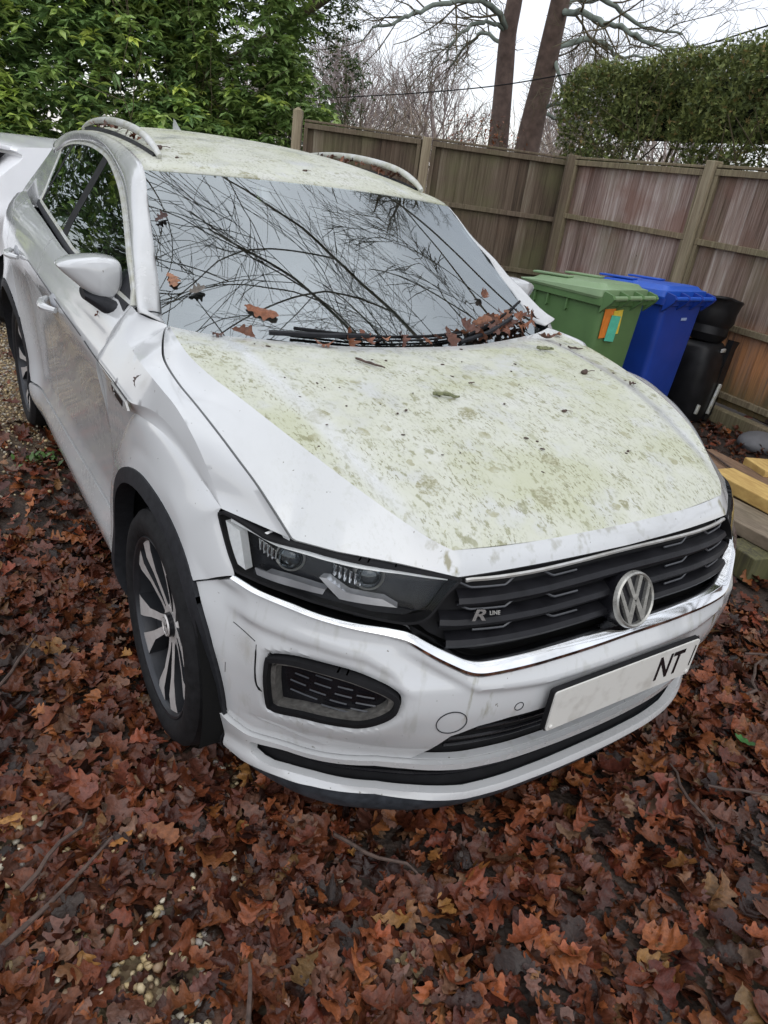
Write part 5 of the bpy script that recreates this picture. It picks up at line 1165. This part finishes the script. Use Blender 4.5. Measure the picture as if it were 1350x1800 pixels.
for sg in (1,-1):
    win=cr([(1.15,1.10),(1.2,1.3),(1.3,1.41),(1.5,1.435),(2.1,1.40),(2.55,1.22),(2.75,1.04),(1.9,1.0),(1.3,1.02)],4,True)
    panel('body_side',np.r_[side,low],WCs(sg),M_PAINT2,wc,holes=[win],step=.06,flange=.02,attr=pat())
    panel('side_window',win,WCs(sg),M_SIDE,wc,step=.1,flange=0,lift=-.01)
    for xc in (.44,3.35):
        mb=MB(); mb.lathe([(-.16,.26),(-.15,.31),(-.02,.325),(.02,.31),(.015,.235),(-.02,.225),(-.06,.05),(-.04,0)],(xc,.88-sg*.80,.33),Vector((0,-sg,0)),n=40); mb.build('wheel',M_TYRE,wc)
        mb=MB(); mb.lathe([(-.02,.222),(-.005,.20),(-.03,.06),(-.02,0)],(xc,.88-sg*.80,.33),Vector((0,-sg,0)),n=10); mb.build('rim',M_RIMD,wc)
sp2=np.array(side); 
fL=WCs(1)(sp2); fR=WCs(-1)(sp2); cx=[]
for a in np.linspace(0,1,17): r=fL+(fR-fL)*a; r[:,0]-=.10*(1-(2*a-1)**2)*np.clip((.5-sp2[:,0])/.5,0,1); r[:,2]+=.03*(1-(2*a-1)**2)*(sp2[:,1]>1.3); cx.append(r)
cx=np.array(cx)
wo=grid('body_shell',cx,M_PAINT2,wc,attrs={'algae':np.zeros(cx.shape[:2]).ravel(),'dirt':np.zeros(cx.shape[:2]).ravel(),'drip':np.zeros(cx.shape[:2]).ravel()},ref=(2,.88,.5),sharp=50)
mb=MB(); 
gl_=[]
for a in np.linspace(.06,.94,9): 
    b=.10*(1-(2*a-1)**2); gl_.append(((.13-b,.88-.80+a*1.60,1.065),(.565-b,.88-.70+a*1.40,1.372)))
mb.add([p for g_ in gl_ for p in g_],[(i*2,i*2+1,i*2+3,i*2+2) for i in range(8)])
V=np.array(mb.V); V[:,0]-=.012; V[:,2]+=.022; mb.V=[tuple(v) for v in V]; mb.build('rear_glass',M_BLACK,wc)
mb=MB(); mb.box((.56,.88,1.435),(.24,1.30,.045),Matrix.Rotation(.12,3,'Y'),.02); mb.build('roof_spoiler',M_PAINT2,wc)
c=Vector(WCs(1)(np.array([[.56,.95]]))[0]); mb=MB(); mb.tube([c+Vector((.085*math.cos(t),-.003-.0*math.sin(t),.085*math.sin(t))) for t in np.linspace(0,6.2832,40)],.0025,5,False); mb.build('fuel_flap',M_CLAD,wc)
mb=MB(); mb.box((2.05,.88,.45),(3.9,1.45,.5),None,.03); mb.build('floor_pan',M_VOID,wc)
# ------------------------------------------------------------------ trees
M_BARK=plain('bark',(.135,.095,.08),.9,var=.35,scale=9,bump=.8)
M_BARKR=plain('reddish_bark',(.115,.078,.062),.9,var=.35,scale=9,bump=.8)
M_LIMB=plain('lichen_limb',(.20,.235,.20),.9,var=.35,scale=5,bump=.6)
M_TWIGD=plain('bare_twigs',(.11,.09,.05),.9,var=.3,scale=5)
M_TWIGF=plain('far_twigs',(.30,.25,.235),.95,var=.25,scale=3)
LIFT=None   # crown lifting: mature trees beside the drive keep no low branches over it
class TB:
    def __init__(s): s.V=[];s.F=[];s.n=0
    def tube(s,P,r,k):
        P=np.asarray(P,float); m=len(P); T=np.gradient(P,axis=0); T/=np.linalg.norm(T,axis=1)[:,None]+1e-9
        a=np.array([.31,.17,.93]) if abs(T[0][2])<.9 else np.array([1,.1,0]); e1=a-T*(T@a)[:,None]; e1/=np.linalg.norm(e1,axis=1)[:,None]+1e-9; e2=np.cross(T,e1)
        th=np.arange(k)*2*np.pi/k; V=P[:,None]+(e1[:,None]*np.cos(th)[None,:,None]+e2[:,None]*np.sin(th)[None,:,None])*np.asarray(r)[:,None,None]
        i=np.arange(m-1)[:,None]*k; j=np.arange(k)[None]; F=np.stack([i+j,i+(j+1)%k,i+k+(j+1)%k,i+k+j],-1).reshape(-1,4)+s.n
        s.V.append(V.reshape(-1,3)); s.F.append(F); s.n+=m*k
    def build(s,name,mat,parent=None): return bulk(name,np.concatenate(s.V),4,mat,None,parent,True,np.concatenate(s.F))
def unit(v): return v/(np.linalg.norm(v)+1e-9)
def grow(tb,r,p,d,L,rad,lev,maxlev,wob=.16,up=.06,kids=(4,7),ang=(28,58),ratio=(.45,.72),tbs=None,minr=.0022,start=.2):
    segs=max(3,int(4+L*1.5)); P=[p];D=d.copy();q=p.copy()
    for i in range(segs):
        D=unit(D+r.normal(0,wob,3)+np.array([0,0,up])); q2=q+D*L/segs
        if LIFT is not None and lev>0:
            w=q2+LIFT; h=math.hypot(w[0]+1.3,w[1]+1.6)
            if w[2]-1.54<.50*h: break
        q=q2; P.append(q)
    if len(P)<3: return
    segs=len(P)-1
    P=np.array(P); R_=np.linspace(rad,max(minr*.7,rad*.35),len(P)); t_=tbs[min(lev,len(tbs)-1)] if tbs else tb
    t_.tube(P,R_,3 if rad<.012 else (5 if rad<.05 else 8))
    if lev>=maxlev: return
    for k in range(r.integers(*kids)):
        t=start+(1-start)*(k+r.random())/kids[1]; t=min(t,.98); i=min(int(t*segs),segs-1); b=P[i]+(P[i+1]-P[i])*(t*segs-i); dd=unit(P[i+1]-P[i])
        ax=unit(np.cross(dd,r.normal(0,1,3))); a=math.radians(r.uniform(*ang)); nd=dd*math.cos(a)+ax*math.sin(a); rr=(rad+(rad*.35-rad)*t)*r.uniform(*ratio)
        grow(tb,r,b,nd,L*r.uniform(.42,.72)*(1.05-.35*t),max(rr,minr),lev+1,maxlev,wob,up,kids,ang,ratio,tbs,minr)
r=np.random.default_rng(5)
LM={'A':[[8.29,9.9,-.1],[8.29,9.9,1.2],[8.27,9.9,2.2],[8.22,9.91,2.76],[8.12,9.9,3.46],[8.03,9.87,3.96],[7.99,9.8,4.44],[7.97,9.82,4.91],[7.84,9.84,5.57],[7.7,9.7,7.2],[7.3,9.5,9.2]],
'B':[[8.5,9.3,-.1],[8.45,9.27,1.2],[8.43,9.25,2.18],[8.41,9.21,2.8],[8.4,9.15,3.32],[8.35,9.08,3.89],[8.3,9.0,4.43],[8.23,8.93,4.87],[8.1,8.71,5.46],[8.0,8.3,7.0],[7.6,7.7,9.2]],
'A1':[[8.02,9.87,4.0],[7.54,9.69,4.2],[7.03,9.56,4.24],[6.45,9.52,4.06],[5.89,9.46,3.85],[5.42,9.32,3.6],[4.95,9.28,3.43]],
'A2':[[8.04,9.9,3.79],[7.98,10.3,3.96],[7.98,10.69,3.94],[7.99,11.1,3.75],[8.03,11.48,3.49]],
'A3':[[8.04,9.87,3.94],[7.6,9.82,4.04],[7.11,9.71,3.9],[6.75,9.64,3.63],[6.56,9.6,3.27]],
'A4':[[7.98,9.8,4.6],[7.5,9.5,5.1],[6.8,9.2,5.3],[6.0,9.0,5.1],[5.4,8.8,4.9]],
'B1':[[8.34,9.01,4.25],[8.3,8.49,4.24],[8.32,7.95,4.05],[8.37,7.49,3.94],[8.42,7.03,3.76],[8.56,6.58,3.66]],
'B2':[[8.44,9.02,3.8],[9.03,8.97,4.01],[9.57,9.0,4.05],[10.04,9.12,3.96],[10.7,8.97,4.05]],
'B3':[[8.43,9.18,2.89],[8.53,8.67,2.97],[8.57,8.22,2.92],[8.57,7.95,2.75]],'B4':[[8.42,9.2,2.83],[8.96,9.11,2.81],[9.53,8.98,2.7]],
'B5':[[8.44,9.04,3.7],[8.41,8.73,3.31],[8.5,8.42,2.95]],'B6':[[8.32,9.0,4.36],[8.78,8.93,4.57],[9.36,8.79,4.52],[9.97,8.63,4.38],[10.66,8.3,4.36]],
'B7':[[8.2,8.9,4.9],[8.3,8.2,5.3],[8.5,7.4,5.4],[8.7,6.6,5.2],[9,5.9,5.1]]}
def big_tree(key,name,label,bark,r0,limbs):
    e=empty(name,tuple(LM[key][0][:2])+(0,)); tag(e,label,'tree'); o0=np.array([LM[key][0][0],LM[key][0][1],0])
    tr=TB(); P=cr(np.array(LM[key])-o0,4); R_=np.interp(np.linspace(0,1,len(P)),[0,.2,.5,1],[r0*1.35,r0*1.1,r0*.85,r0*.45]); tr.tube(P,R_,14); tr.build('trunk',bark,e)
    tw=TB(); top=P[-1]
    for i,k in enumerate(limbs):
        lt=TB(); Q=cr(np.array(LM[k])-o0,4); Q[1:-1]+=r.normal(0,.018,(len(Q)-2,3)); rr=.058 if k in('A1','B2','B6','B1') else .038
        R2=np.linspace(rr,.018,len(Q)); lt.tube(Q,R2,8); lt.build('limb',M_LIMB,e)
        for j in range(3,len(Q)):
            for _ in range(1 if j%2 else (1 if r.random()<.6 else 0)):
                dd=unit(Q[j]-Q[j-1]); ax=unit(np.cross(dd,r.normal(0,1,3))); a=math.radians(r.uniform(25,65)); grow(tw,r,Q[j],dd*math.cos(a)+ax*math.sin(a),r.uniform(.7,1.6),max(.010,R2[j]*.42),0,2,.22,.01,(3,6),(25,60),minr=.0038)
    for _ in range(9):
        d=unit(np.array([r.normal(-.35,.7),r.normal(-.5,.7),r.uniform(.1,.8)])); grow(tw,r,P[-1-r.integers(0,9)],d,r.uniform(2.2,4.2),.07,0,3,.16,.04,(4,7),minr=.006)
    tw.build('branches',M_TWIGD,e); return e
big_tree('A','bare_tree','left of the two tall bare trees behind the fence, upright with grey green limbs',M_BARK,.175,['A1','A2','A3','A4'])
big_tree('B','bare_tree','right of the two tall bare trees behind the fence, reddish trunk leaning right',M_BARKR,.205,['B1','B2','B3','B4','B5','B6','B7'])
# multi stemmed tree beside the drive; its crown hangs over the car and shows in the windscreen
def stem_tree(name,base,stems,label,seed,maxlev=4,twr=.010):
    global LIFT
    rr=np.random.default_rng(seed); e=empty(name,base); tag(e,label,'tree'); tr=TB(); tw=TB(); LIFT=np.array(base,float); tr.tube([(0,0,-.1),(0,.02,.5),(.0,.05,1.1)],[.26,.2,.19],14)
    for d,L,rad in stems:
        grow(tw,rr,np.array([0,.05,1.0]),unit(np.array(d)),L,rad,0,maxlev,.085,.015,(5,8),(18,45),(.42,.62),[tr,tw,tw,tw],minr=twr,start=.22)
    LIFT=None; tr.build('trunk',M_TWIGD,e); tw.build('crown',M_TWIGD,e); return e
stem_tree('hazel_tree',(3.3,-3.1,0),[((-.10,.55,.85),8.0,.045),((.02,.72,.70),8.5,.042),((-.25,.38,.9),7.5,.036),((.22,.80,.62),8.0,.036),((.30,.55,.8),7.5,.045),((-.05,.9,.5),8.5,.036),((-.4,.55,.8),8.5,.045),((-.52,.42,.75),8.5,.042),((-.35,.75,.62),9,.045),((.12,.62,.75),8,.045),((-.2,.6,.78),8.5,.045)],'bare multi stemmed tree over the right of the drive, seen mirrored in the windscreen',3,3,.0055)
stem_tree('hazel_tree',(7.6,-1.2,0),[((-.30,.42,.85),9,.05),((-.45,.62,.62),9.5,.05),((-.1,.7,.7),9,.045),((.1,.5,.85),8,.04)],'bare spreading tree further right beyond the fence, seen mirrored in the windscreen',9,3,.013)
stem_tree('oak_tree',(.9,10.4,0),[((.05,-.45,.9),11,.11),((-.18,-.62,.78),11,.09),((.2,-.66,.72),11,.09),((.42,-.5,.8),10,.09)],'tall bare oak behind the green bushes whose limbs reach over the car roof',21,3,.009)
# distant woodland above the fence
for i,(x,y,h) in enumerate([(11,20,5.2),(14,19,6),(17,17,5.6),(9,23,5.6),(19,14,6),(13,25,6.5),(21,20,7),(7,19,4.4)]):
    rr=np.random.default_rng(40+i); e=empty('distant_tree',(x,y,0)); tag(e,'small grey bare tree in the distant wood above the fence','tree','distant bare trees'); tr=TB(); tw=TB()
    for s in range(4): grow(tw,rr,np.array([rr.normal(0,.15),rr.normal(0,.15),0]),unit(np.array([rr.normal(0,.25),rr.normal(0,.25),1])),h*.8,.07,0,3,.12,.05,(5,9),(22,50),tbs=[tr,tw,tw,tw],minr=.008,start=.25)
    tr.build('trunk',M_TWIGF,e); tw.build('crown',M_TWIGF,e)
# scrub haze of twigs at fence height
tw=TB(); rr=np.random.default_rng(77)
for i in range(150):
    a=rr.uniform(0,1); p=np.array([3+a*13+rr.normal(0,.6),17-a*6+rr.normal(0,1.2),rr.uniform(-.2,.8)]); grow(tw,rr,p,unit(np.array([rr.normal(0,.35),rr.normal(0,.35),1])),rr.uniform(1.6,2.6),.02,0,2,.15,.04,(4,7),(20,50),minr=.006)
o=tw.build('far_scrub',plain('scrub_twigs',(.33,.265,.21),.95,var=.3,scale=2)); tag(o,'pale brown scrub and twigs beyond the fence','undergrowth',kind='stuff')
# copper leaved sapling (retained brown leaves) between the trunks and the fence
def leafcloud(P,size,cols,up=.5,down=.2):
    n=len(P); sh=[(np.array([(0,0,0),(-.17,.4,.02),(0,.45,-.04),(.17,.4,.02),(-.15,.72,0),(0,.75,-.05),(.15,.72,0),(0,1,-.09)]),np.array([(0,2,1,1),(0,3,2,2),(1,2,5,4),(2,3,6,5),(4,5,7,7),(5,6,7,7)]))]
    return None
LEAF_V=np.array([(0,0,0),(-.19,.52,.04),(0,.5,-.02),(.19,.52,.04),(0,1,-.08)]); LEAF_F=np.array([(0,2,1),(0,3,2),(1,2,4),(2,3,4)])
def leaves(name,P,size,cols,mat,parent,yaw=None,pitch=None,asp=1.):
    n=len(P); yaw=rng.uniform(0,6.283,n) if yaw is None else yaw; pitch=rng.normal(-.3,.5,n) if pitch is None else pitch
    V,F,C_=scatter([(LEAF_V*np.array([asp,1,1]),LEAF_F)],P,size,yaw,pitch,rng.normal(0,.35,n),cols); return bulk(name,V,3,mat,C_,parent,False,F)
e=empty('beech_sapling',(6.9,9.0,0)); tag(e,'small tree with dead copper leaves just above the fence left of the trunks','tree'); tw=TB(); 
for _ in range(5): grow(tw,rng,np.array([rng.normal(0,.1),rng.normal(0,.1),0]),unit(np.array([rng.normal(0,.16),rng.normal(0,.16),1])),2.35,.03,0,2,.1,.04,(4,7),minr=.005)
tw.build('trunk',M_TWIGD,e)
n=260; P=np.c_[rng.normal(.15,.33,n),rng.normal(0,.3,n),rng.normal(2.32,.17,n)]; leaves('dead_leaves',P,rng.uniform(.05,.09,n),np.array([(.42,.14,.055)])*rng.uniform(.6,1.2,(n,1)),M_LITTER,e)
# ------------------------------------------------------------------ rhododendron hedge
M_RH=tintmat('rhododendron_leaf',.33,.55,trans=.30,bump=.05,var=(.8,1.),nscale=20)
def whorls(C,ax,rad,cols,nl=9,asp=1.):
    """C (n,3) centres, ax (n,3) shoot directions -> leaf pos/yaw/pitch arrays"""
    n=len(C); k=rng.integers(nl-3,nl+2,n); idx=np.repeat(np.arange(n),k); m=len(idx)
    th=rng.uniform(0,6.283,m); el=rng.normal(.25,.30,m)-.35
    yaw=th; P=C[idx]+rng.normal(0,.01,(m,3)); return P,yaw,el,idx
def bush(name,label,blobs,n,size,pal,stems=True,light=.35,sky=0.):
    e=empty(name,(blobs[0][0],blobs[0][1],0)); tag(e,label,'bush'); o0=np.array([blobs[0][0],blobs[0][1],0]); vol=np.array([b[3]*b[4]*b[5] for b in blobs])**.67; vol/=vol.sum()
    ci=rng.choice(len(blobs),n,p=vol); B=np.array(blobs)[ci]; d=rng.normal(0,1,(n,3)); d/=np.linalg.norm(d,axis=1)[:,None]; rr=rng.uniform(.62,1.06,n)[:,None]
    C=B[:,:3]+d*B[:,3:6]*rr*(1+.12*np.sin(d*9+B[:,:3]*3)); m=C[:,2]>.1; C=C[m];d=d[m];rr=rr[m]; n=len(C)
    P,yaw,el,idx=whorls(C-o0,d,None,None); mm=len(P); base=np.array(pal)[rng.integers(0,len(pal),n)]*rng.uniform(.7,1.25,(n,1))
    young=(rng.random(n)<light)[:,None]*(rr>.9); base=np.where(young,base*np.array([1.65,1.45,1.1]),base)
    leaves('foliage',P,rng.uniform(.75,1.15,mm)*size,np.clip(base[idx]*rng.uniform(.85,1.15,(mm,1)),0,1),M_RH,e,yaw,el-.1)
    if stems:
        tw=TB(); 
        for b in blobs:
            for _ in range(1): grow(tw,rng,np.array([b[0]+rng.normal(0,b[3]*.4),b[1]+rng.normal(0,b[4]*.3),0])-o0,unit(np.array([rng.normal(0,.3),rng.normal(0,.3),1])),min(b[2]+b[5]*.6,4)*.8,.022,0,2,.12,.04,(4,7),(25,55),minr=.005)
        tw.build('stems',M_TWIGD,e)
    return e
RP=[(.26,.40,.13),(.32,.46,.14),(.21,.34,.125),(.40,.52,.16),(.17,.28,.10)]
bush('rhododendron_bush','large glossy green rhododendron behind the white car at far left',[(-1.7,8.6,2.1,1.7,1.1,2.0),(-.6,8.2,1.0,1.0,.8,1.0),(-1.2,8.9,3.9,1.6,.9,1.3)],7000,.15,RP)
bush('rhododendron_bush','glossy green rhododendron with bright new shoots behind the car roof',[(1.0,8.3,2.0,1.35,.9,1.5),(.9,8.6,3.5,1.5,.8,1.1),(1.5,7.6,1.2,.9,.6,.9)],7000,.145,RP,light=.45)
bush('laurel_bush','tall drooping green laurel at the left end of the fence',[(2.35,7.9,2.9,.85,.8,1.6),(2.7,7.4,1.5,.8,.6,1.1),(2.2,8.1,4.1,1.0,.8,.9)],4600,.13,[(.23,.35,.10),(.18,.28,.09),(.29,.40,.12)],light=.2)
bush('holly_bush','thin airy shrub with small leaves left of the bare trees',[(3.6,8.3,2.4,.75,.6,1.1),(3.5,8.5,3.6,.8,.7,.9)],900,.075,[(.09,.14,.045),(.13,.17,.05),(.06,.11,.035)],light=.2)
# ------------------------------------------------------------------ conifer hedge
e=empty('conifer_hedge',(5.9,2.6,0)); tag(e,'clipped dark green conifer hedge above the right hand fence','hedge'); o0=np.array([5.9,2.6,0])
def hedge_pts(n):
    # box in hedge axes: u along fence, v depth, w height
    L_,D,H0,H1=6.6,1.15,1.55,2.98; out=[]
    f=rng.random(n); u=rng.uniform(-1,1,n)*L_/2; v=rng.uniform(-1,1,n)*D/2; w=rng.uniform(H0,H1,n)
    face=rng.choice(4,n,p=[.55,.22,.13,.10]); sh=rng.uniform(-.20,.05,n)
    v=np.where(face==0,-D/2-sh,v); w=np.where(face==1,H1+sh*.7,w); u=np.where(face==2,L_/2+sh,u); w=np.where(face==3,H0+rng.uniform(0,.3,n),w)
    lump=.10*np.sin(u*2.3+1)*np.sin(w*3.1)+.06*np.sin(u*5.7)*np.sin(w*6.3+2)+.04*np.sin(u*11+w*9); v=v-lump*(face==0); w=w+(.07*np.sin(u*1.9)+.04*np.sin(u*6.1+v*3))*(face==1)
    # far end is rounded and undercut; a gap near the foot
    endu=L_/2-.10-.25*np.clip((w-2.5)/.5,0,1)**2+.12*np.sin(w*5)
    keep=(u<endu)&~((((u-1.45)/.36)**2+((w-2.05)/.17)**2)<1)
    P=np.c_[u,v,w][keep]; return P,face[keep],(w-H0)[keep]
P,fc_,hh=hedge_pts(62000); X=np.array([d9[0],d9[1],0]); Yv=np.array([d9[1],-d9[0],0])  # depth axis away from drive
def H2W(P): return P[:,:1]*X+P[:,1:2]*Yv+np.c_[np.zeros(len(P)),np.zeros(len(P)),P[:,2]]
Wp=H2W(P); n=len(P); cols=np.array([(.17,.21,.07),(.24,.28,.09),(.11,.145,.05),(.30,.33,.11),(.34,.25,.10)])[rng.choice(5,n,p=[.3,.27,.23,.15,.05])]*rng.uniform(.7,1.3,(n,1))
SPR=(np.array([(0,0,0),(-.22,.45,.05),(-.04,.38,0),(.0,1.,0),(.04,.38,0),(.24,.5,-.05)]),np.array([(0,2,1),(0,4,2),(2,4,3),(0,5,4)]))
yaw=rng.uniform(0,6.283,n); V,F,C_=scatter([SPR],Wp,rng.uniform(.06,.12,n),yaw,rng.uniform(-.2,1.3,n),rng.normal(0,.5,n),cols)
bulk('foliage',V,3,tintmat('conifer_spray',.6,.3,trans=.15,var=(.8,1.)),C_,e,False,F)
ms=[(.30,-.35)]; V=[];F=[]
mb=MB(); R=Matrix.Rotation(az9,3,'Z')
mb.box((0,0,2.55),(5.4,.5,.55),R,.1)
core=mb.build('light_block_core',plain('light_block_dark',(.012,.016,.008),.95,scale=8),e)  # dark box added inside the hedge to block light
tw=TB()
for i in range(16):
    b=H2W(np.array([[rng.uniform(-3,3),rng.uniform(-.3,.3),0]]))[0]; grow(tw,rng,b,unit(np.array([rng.normal(0,.12),rng.normal(0,.12),1])),2.3,.04,0,2,.12,.03,(4,7),minr=.005)
tw.build('trunk',M_TWIGD,e)
# overhead cable
mb=MB(); mb.tube(cr([(5.0,12.1,2.50),(6.04,10.25,2.73),(6.73,8.51,2.94),(6.96,6.94,3.13),(7.01,5.37,3.30),(6.76,3.98,3.46),(6.6,2.6,3.65)],6),.009,6); tag(mb.build('overhead_cable',M_MATT),'black overhead cable crossing the sky from the fence to the right edge','cable')
# ------------------------------------------------------------------ debris lying on the car
def put_leaf(p,n,size,seed,col,lab,group=None,yaw=0.,cat='leaf',name='oak_leaf'):
    V,F=leaf_shape(seed); n=unit(np.array(n)); a=unit(np.cross(n,[.3,.9,.1])); b=np.cross(n,a); ca,sa=math.cos(yaw),math.sin(yaw); a,b=a*ca+b*sa,b*ca-a*sa
    P=(V[:,:1]*a+V[:,1:2]*b+V[:,2:3]*n)*size; o=bulk(name,P,4,M_LITTER,np.tile(np.array([col]),(len(P),1)),None,True,F); o.location=tuple(np.array(p)+n*.010); tag(o,lab,cat,group); return o
wn_=(0,-.545,.839)
def ws_leaf(a,v,size,seed,col,lab,group=None,yaw=0.,tilt=0.):
    p=wpt(a,v); return put_leaf(p,(np.array(wn_)+np.array([a*.25+tilt,0,0])),size,seed,col,lab,group,yaw)
BR=[(.20,.085,.05),(.26,.10,.05),(.16,.065,.04),(.30,.13,.07),(.12,.055,.04)]
ws_leaf(-.62,.17,.105,3,BR[1],'large brown oak leaf flat on the lower left of the windscreen',yaw=1.2)
ws_leaf(-.945,.29,.06,5,(.33,.16,.09),'small round orange leaf on the left edge of the windscreen',yaw=.4)
ws_leaf(-.86,.24,.055,6,(.16,.14,.12),'withered grey leaf near the left edge of the windscreen',yaw=2)
ws_leaf(-.955,.66,.05,8,(.07,.035,.03),'dark curled leaf high on the left edge of the windscreen',yaw=2.2)
ws_leaf(.66,.28,.06,9,BR[0],'narrow brown leaf stuck on the right of the windscreen',yaw=2.6)
ws_leaf(.73,.17,.045,11,(.22,.13,.11),'pale brown leaf on glass above the right wiper',yaw=1)
ws_leaf(.85,.17,.05,12,(.20,.17,.16),'grey skeleton leaf on glass at lower right of the windscreen',yaw=.2)
SC_=[(-.73,.02),(-.30,.045),(-.22,.04),(-.12,.05),(-.04,.045),(.10,.05),(.16,.04),(.24,.05),(.32,.06),(.40,.10),(.43,.06),(.47,.05),(.50,.10),(.52,.13),(.56,.07),(.60,.12),(.63,.10),(.66,.05),(.72,.12),(.76,.10),(.80,.09),(.84,.12),(.88,.10),(.92,.13),(.95,.10),(.90,.07),(.83,.05),(.70,.07),(.78,.04)]
for i,(a,v) in enumerate(SC_):
    p=wpt(a,v)+np.array([0,-.012,.012+.01*rng.random()]); c=np.array(BR[i%5])*rng.uniform(.7,1.5)
    put_leaf(p,np.array([rng.normal(0,.6),-.5+rng.normal(0,.5),.8]),rng.uniform(.05,.095),60+i,tuple(np.clip(c,0,1)),'brown oak leaf caught along the wipers at the foot of the windscreen','oak leaves caught in the scuttle',rng.uniform(0,6.28))
def bz(x,y):
    i=int(np.argmin([abs(top[k][0][1]-y) for k in range(41)])); # nearest row on the bonnet by centre y
    best=((fullr[:,:,0]-x)**2+(fullr[:,:,1]-y)**2); k=np.unravel_index(best.argmin(),best.shape); return fullr[k][2]
def rz_(x,y):
    best=((RF_[:,:,0]-x)**2+(RF_[:,:,1]-y)**2); k=np.unravel_index(best.argmin(),best.shape); return RF_[k][2]
for x,y,s,sd_,lab in ((-.33,.20,.06,21,'brown leaf on the bonnet just below the wiper'),(.60,.22,.075,22,'forked brown leaf on the far corner of the bonnet'),(.70,.27,.05,23,'curled pale leaf at the far edge of the bonnet'),(-.62,.30,.045,24,'thin red brown leaf scrap at the near corner of the bonnet')):
    put_leaf((x,y,bz(x,y)),(rng.normal(0,.25),rng.normal(0,.2),1),s,sd_,BR[sd_%5],lab,None,rng.uniform(0,6))
def twig(x,y,L_,az,r0,lab,zf=bz,mat=None,branch=True,name='twig'):
    a=math.radians(az); d=np.array([math.cos(a),math.sin(a),0]); mb=MB(); pts=[]
    for t in np.linspace(-.5,.5,7): px,py=x+d[0]*L_*t,y+d[1]*L_*t; pts.append((px,py,zf(px,py)+r0+.003+abs(rng.normal(0,.0015))))
    mb.tube(pts,list(r0*np.array([.9,1.1,.9,1.2,.85,.8,.5])),7)
    o=mb.build(name,mat or M_TWIG); 
    tag(o,lab,'twig'); return o
M_MT=plain('mossy_twig',(.15,.16,.085),.85,var=.6,scale=120)
twig(-.28,.02,.095,-60,.0035,'short forked twig on the bonnet just in front of the wipers')
twig(-.17,-.20,.075,-20,.0055,'mossy twig lying on the middle of the bonnet',mat=M_MT)
twig(.47,.10,.06,-25,.006,'mossy twig on the far side of the bonnet',mat=M_MT)
twig(.64,.12,.07,-5,.0035,'thin pale twig by the far wiper on the bonnet')
twig(.61,-.18,.045,10,.003,'dark twig scrap near the far edge of the bonnet')
twig(-.03,-.13,.025,10,.002,'tiny twig near the centre of the bonnet')
def crumb(x,y,s,lab,zf=bz,col=None):
    mb=MB(); mb.ell((0,0,s*.4),(s,s*.8,s*.6),10,6); mb.ell((s*.8,s*.3,s*.6),(s*.6,s*.5,s*.5),8,5); mb.tube([(0,0,s*.5),(s*2,-s*.6,s*.9),(s*3.4,-s*.4,s*.7)],s*.10,5)
    o=mb.build('seed_husk',M_TWIG); o.location=(x,y,zf(x,y)); o.rotation_euler=(0,0,rng.uniform(-.6,.6)); tag(o,lab,'seed husk'); return o
crumb(.46,-.10,.013,'dark beech husk with a stalk on the far side of the bonnet'); crumb(.17,-.31,.007,'small dark crumb at the middle of the bonnet'); crumb(.24,-.50,.005,'tiny dark bud near the front of the bonnet')
crumb(-.515,1.235,.013,'dark curled husk beside the near roof rail',rz_); crumb(-.49,1.10,.006,'small bud on the roof next to the near rail',rz_); crumb(-.02,1.05,.008,'small bud on the roof above the windscreen',rz_)
for i in range(46):
    x,y=rng.uniform(-.62,.62),rng.uniform(-.6,.25)
    if abs(x)>np.interp(y,[-.65,-.38,.3],[.45,.62,.72]): continue
    mb=MB(); s=rng.uniform(.0018,.0042); mb.ell((0,0,s*.4),(s*rng.uniform(1,2.4),s,s*.5),7,4); o=mb.build('bud_scale',M_TWIG); o.location=(x,y,bz(x,y)); o.rotation_euler=(0,0,rng.uniform(0,3)); tag(o,'tiny dark bud scale lying on the algae covered bonnet','debris','bud scales on the bonnet')
put_leaf((.72,-.885,.05),(.1,-.2,1),.07,44,(.05,.16,.04),'single green leaf lying on the brown litter right of the bumper',None,1.,name='green_leaf')
# leaves packed under the rails
for sg,n_ in ((-1,16),(1,26)):
    for i in range(n_):
        y=rng.uniform(1.25,2.15); p=(sg*(.545+rng.normal(0,.008)),y,rz_(sg*.53,y)+.012)
        put_leaf(p,(rng.normal(0,.8),rng.normal(0,.8),1),rng.uniform(.03,.055),100+i,tuple(np.array(BR[i%5])*rng.uniform(.5,1.1)),'dark leaf scrap wedged under the %s roof rail'%('near' if sg<0 else 'far'),'leaf scraps under the %s roof rail'%('near' if sg<0 else 'far'),rng.uniform(0,6))
put_leaf((-.83,.73,1.045),(-.3,-.3,1),.055,33,(.14,.05,.035),'dark red leaf scrap hanging under the near door mirror',None,1.)
put_leaf((-.845,.70,1.03),(-.6,-.3,.8),.04,34,(.16,.06,.04),'curled brown scrap on the door below the near mirror',None,2.)
put_leaf(SK1(-1.60,.985,.01),(-.9,0,.5),.035,35,(.10,.07,.06),'small withered scrap on the near wing behind the arch',None,2.)
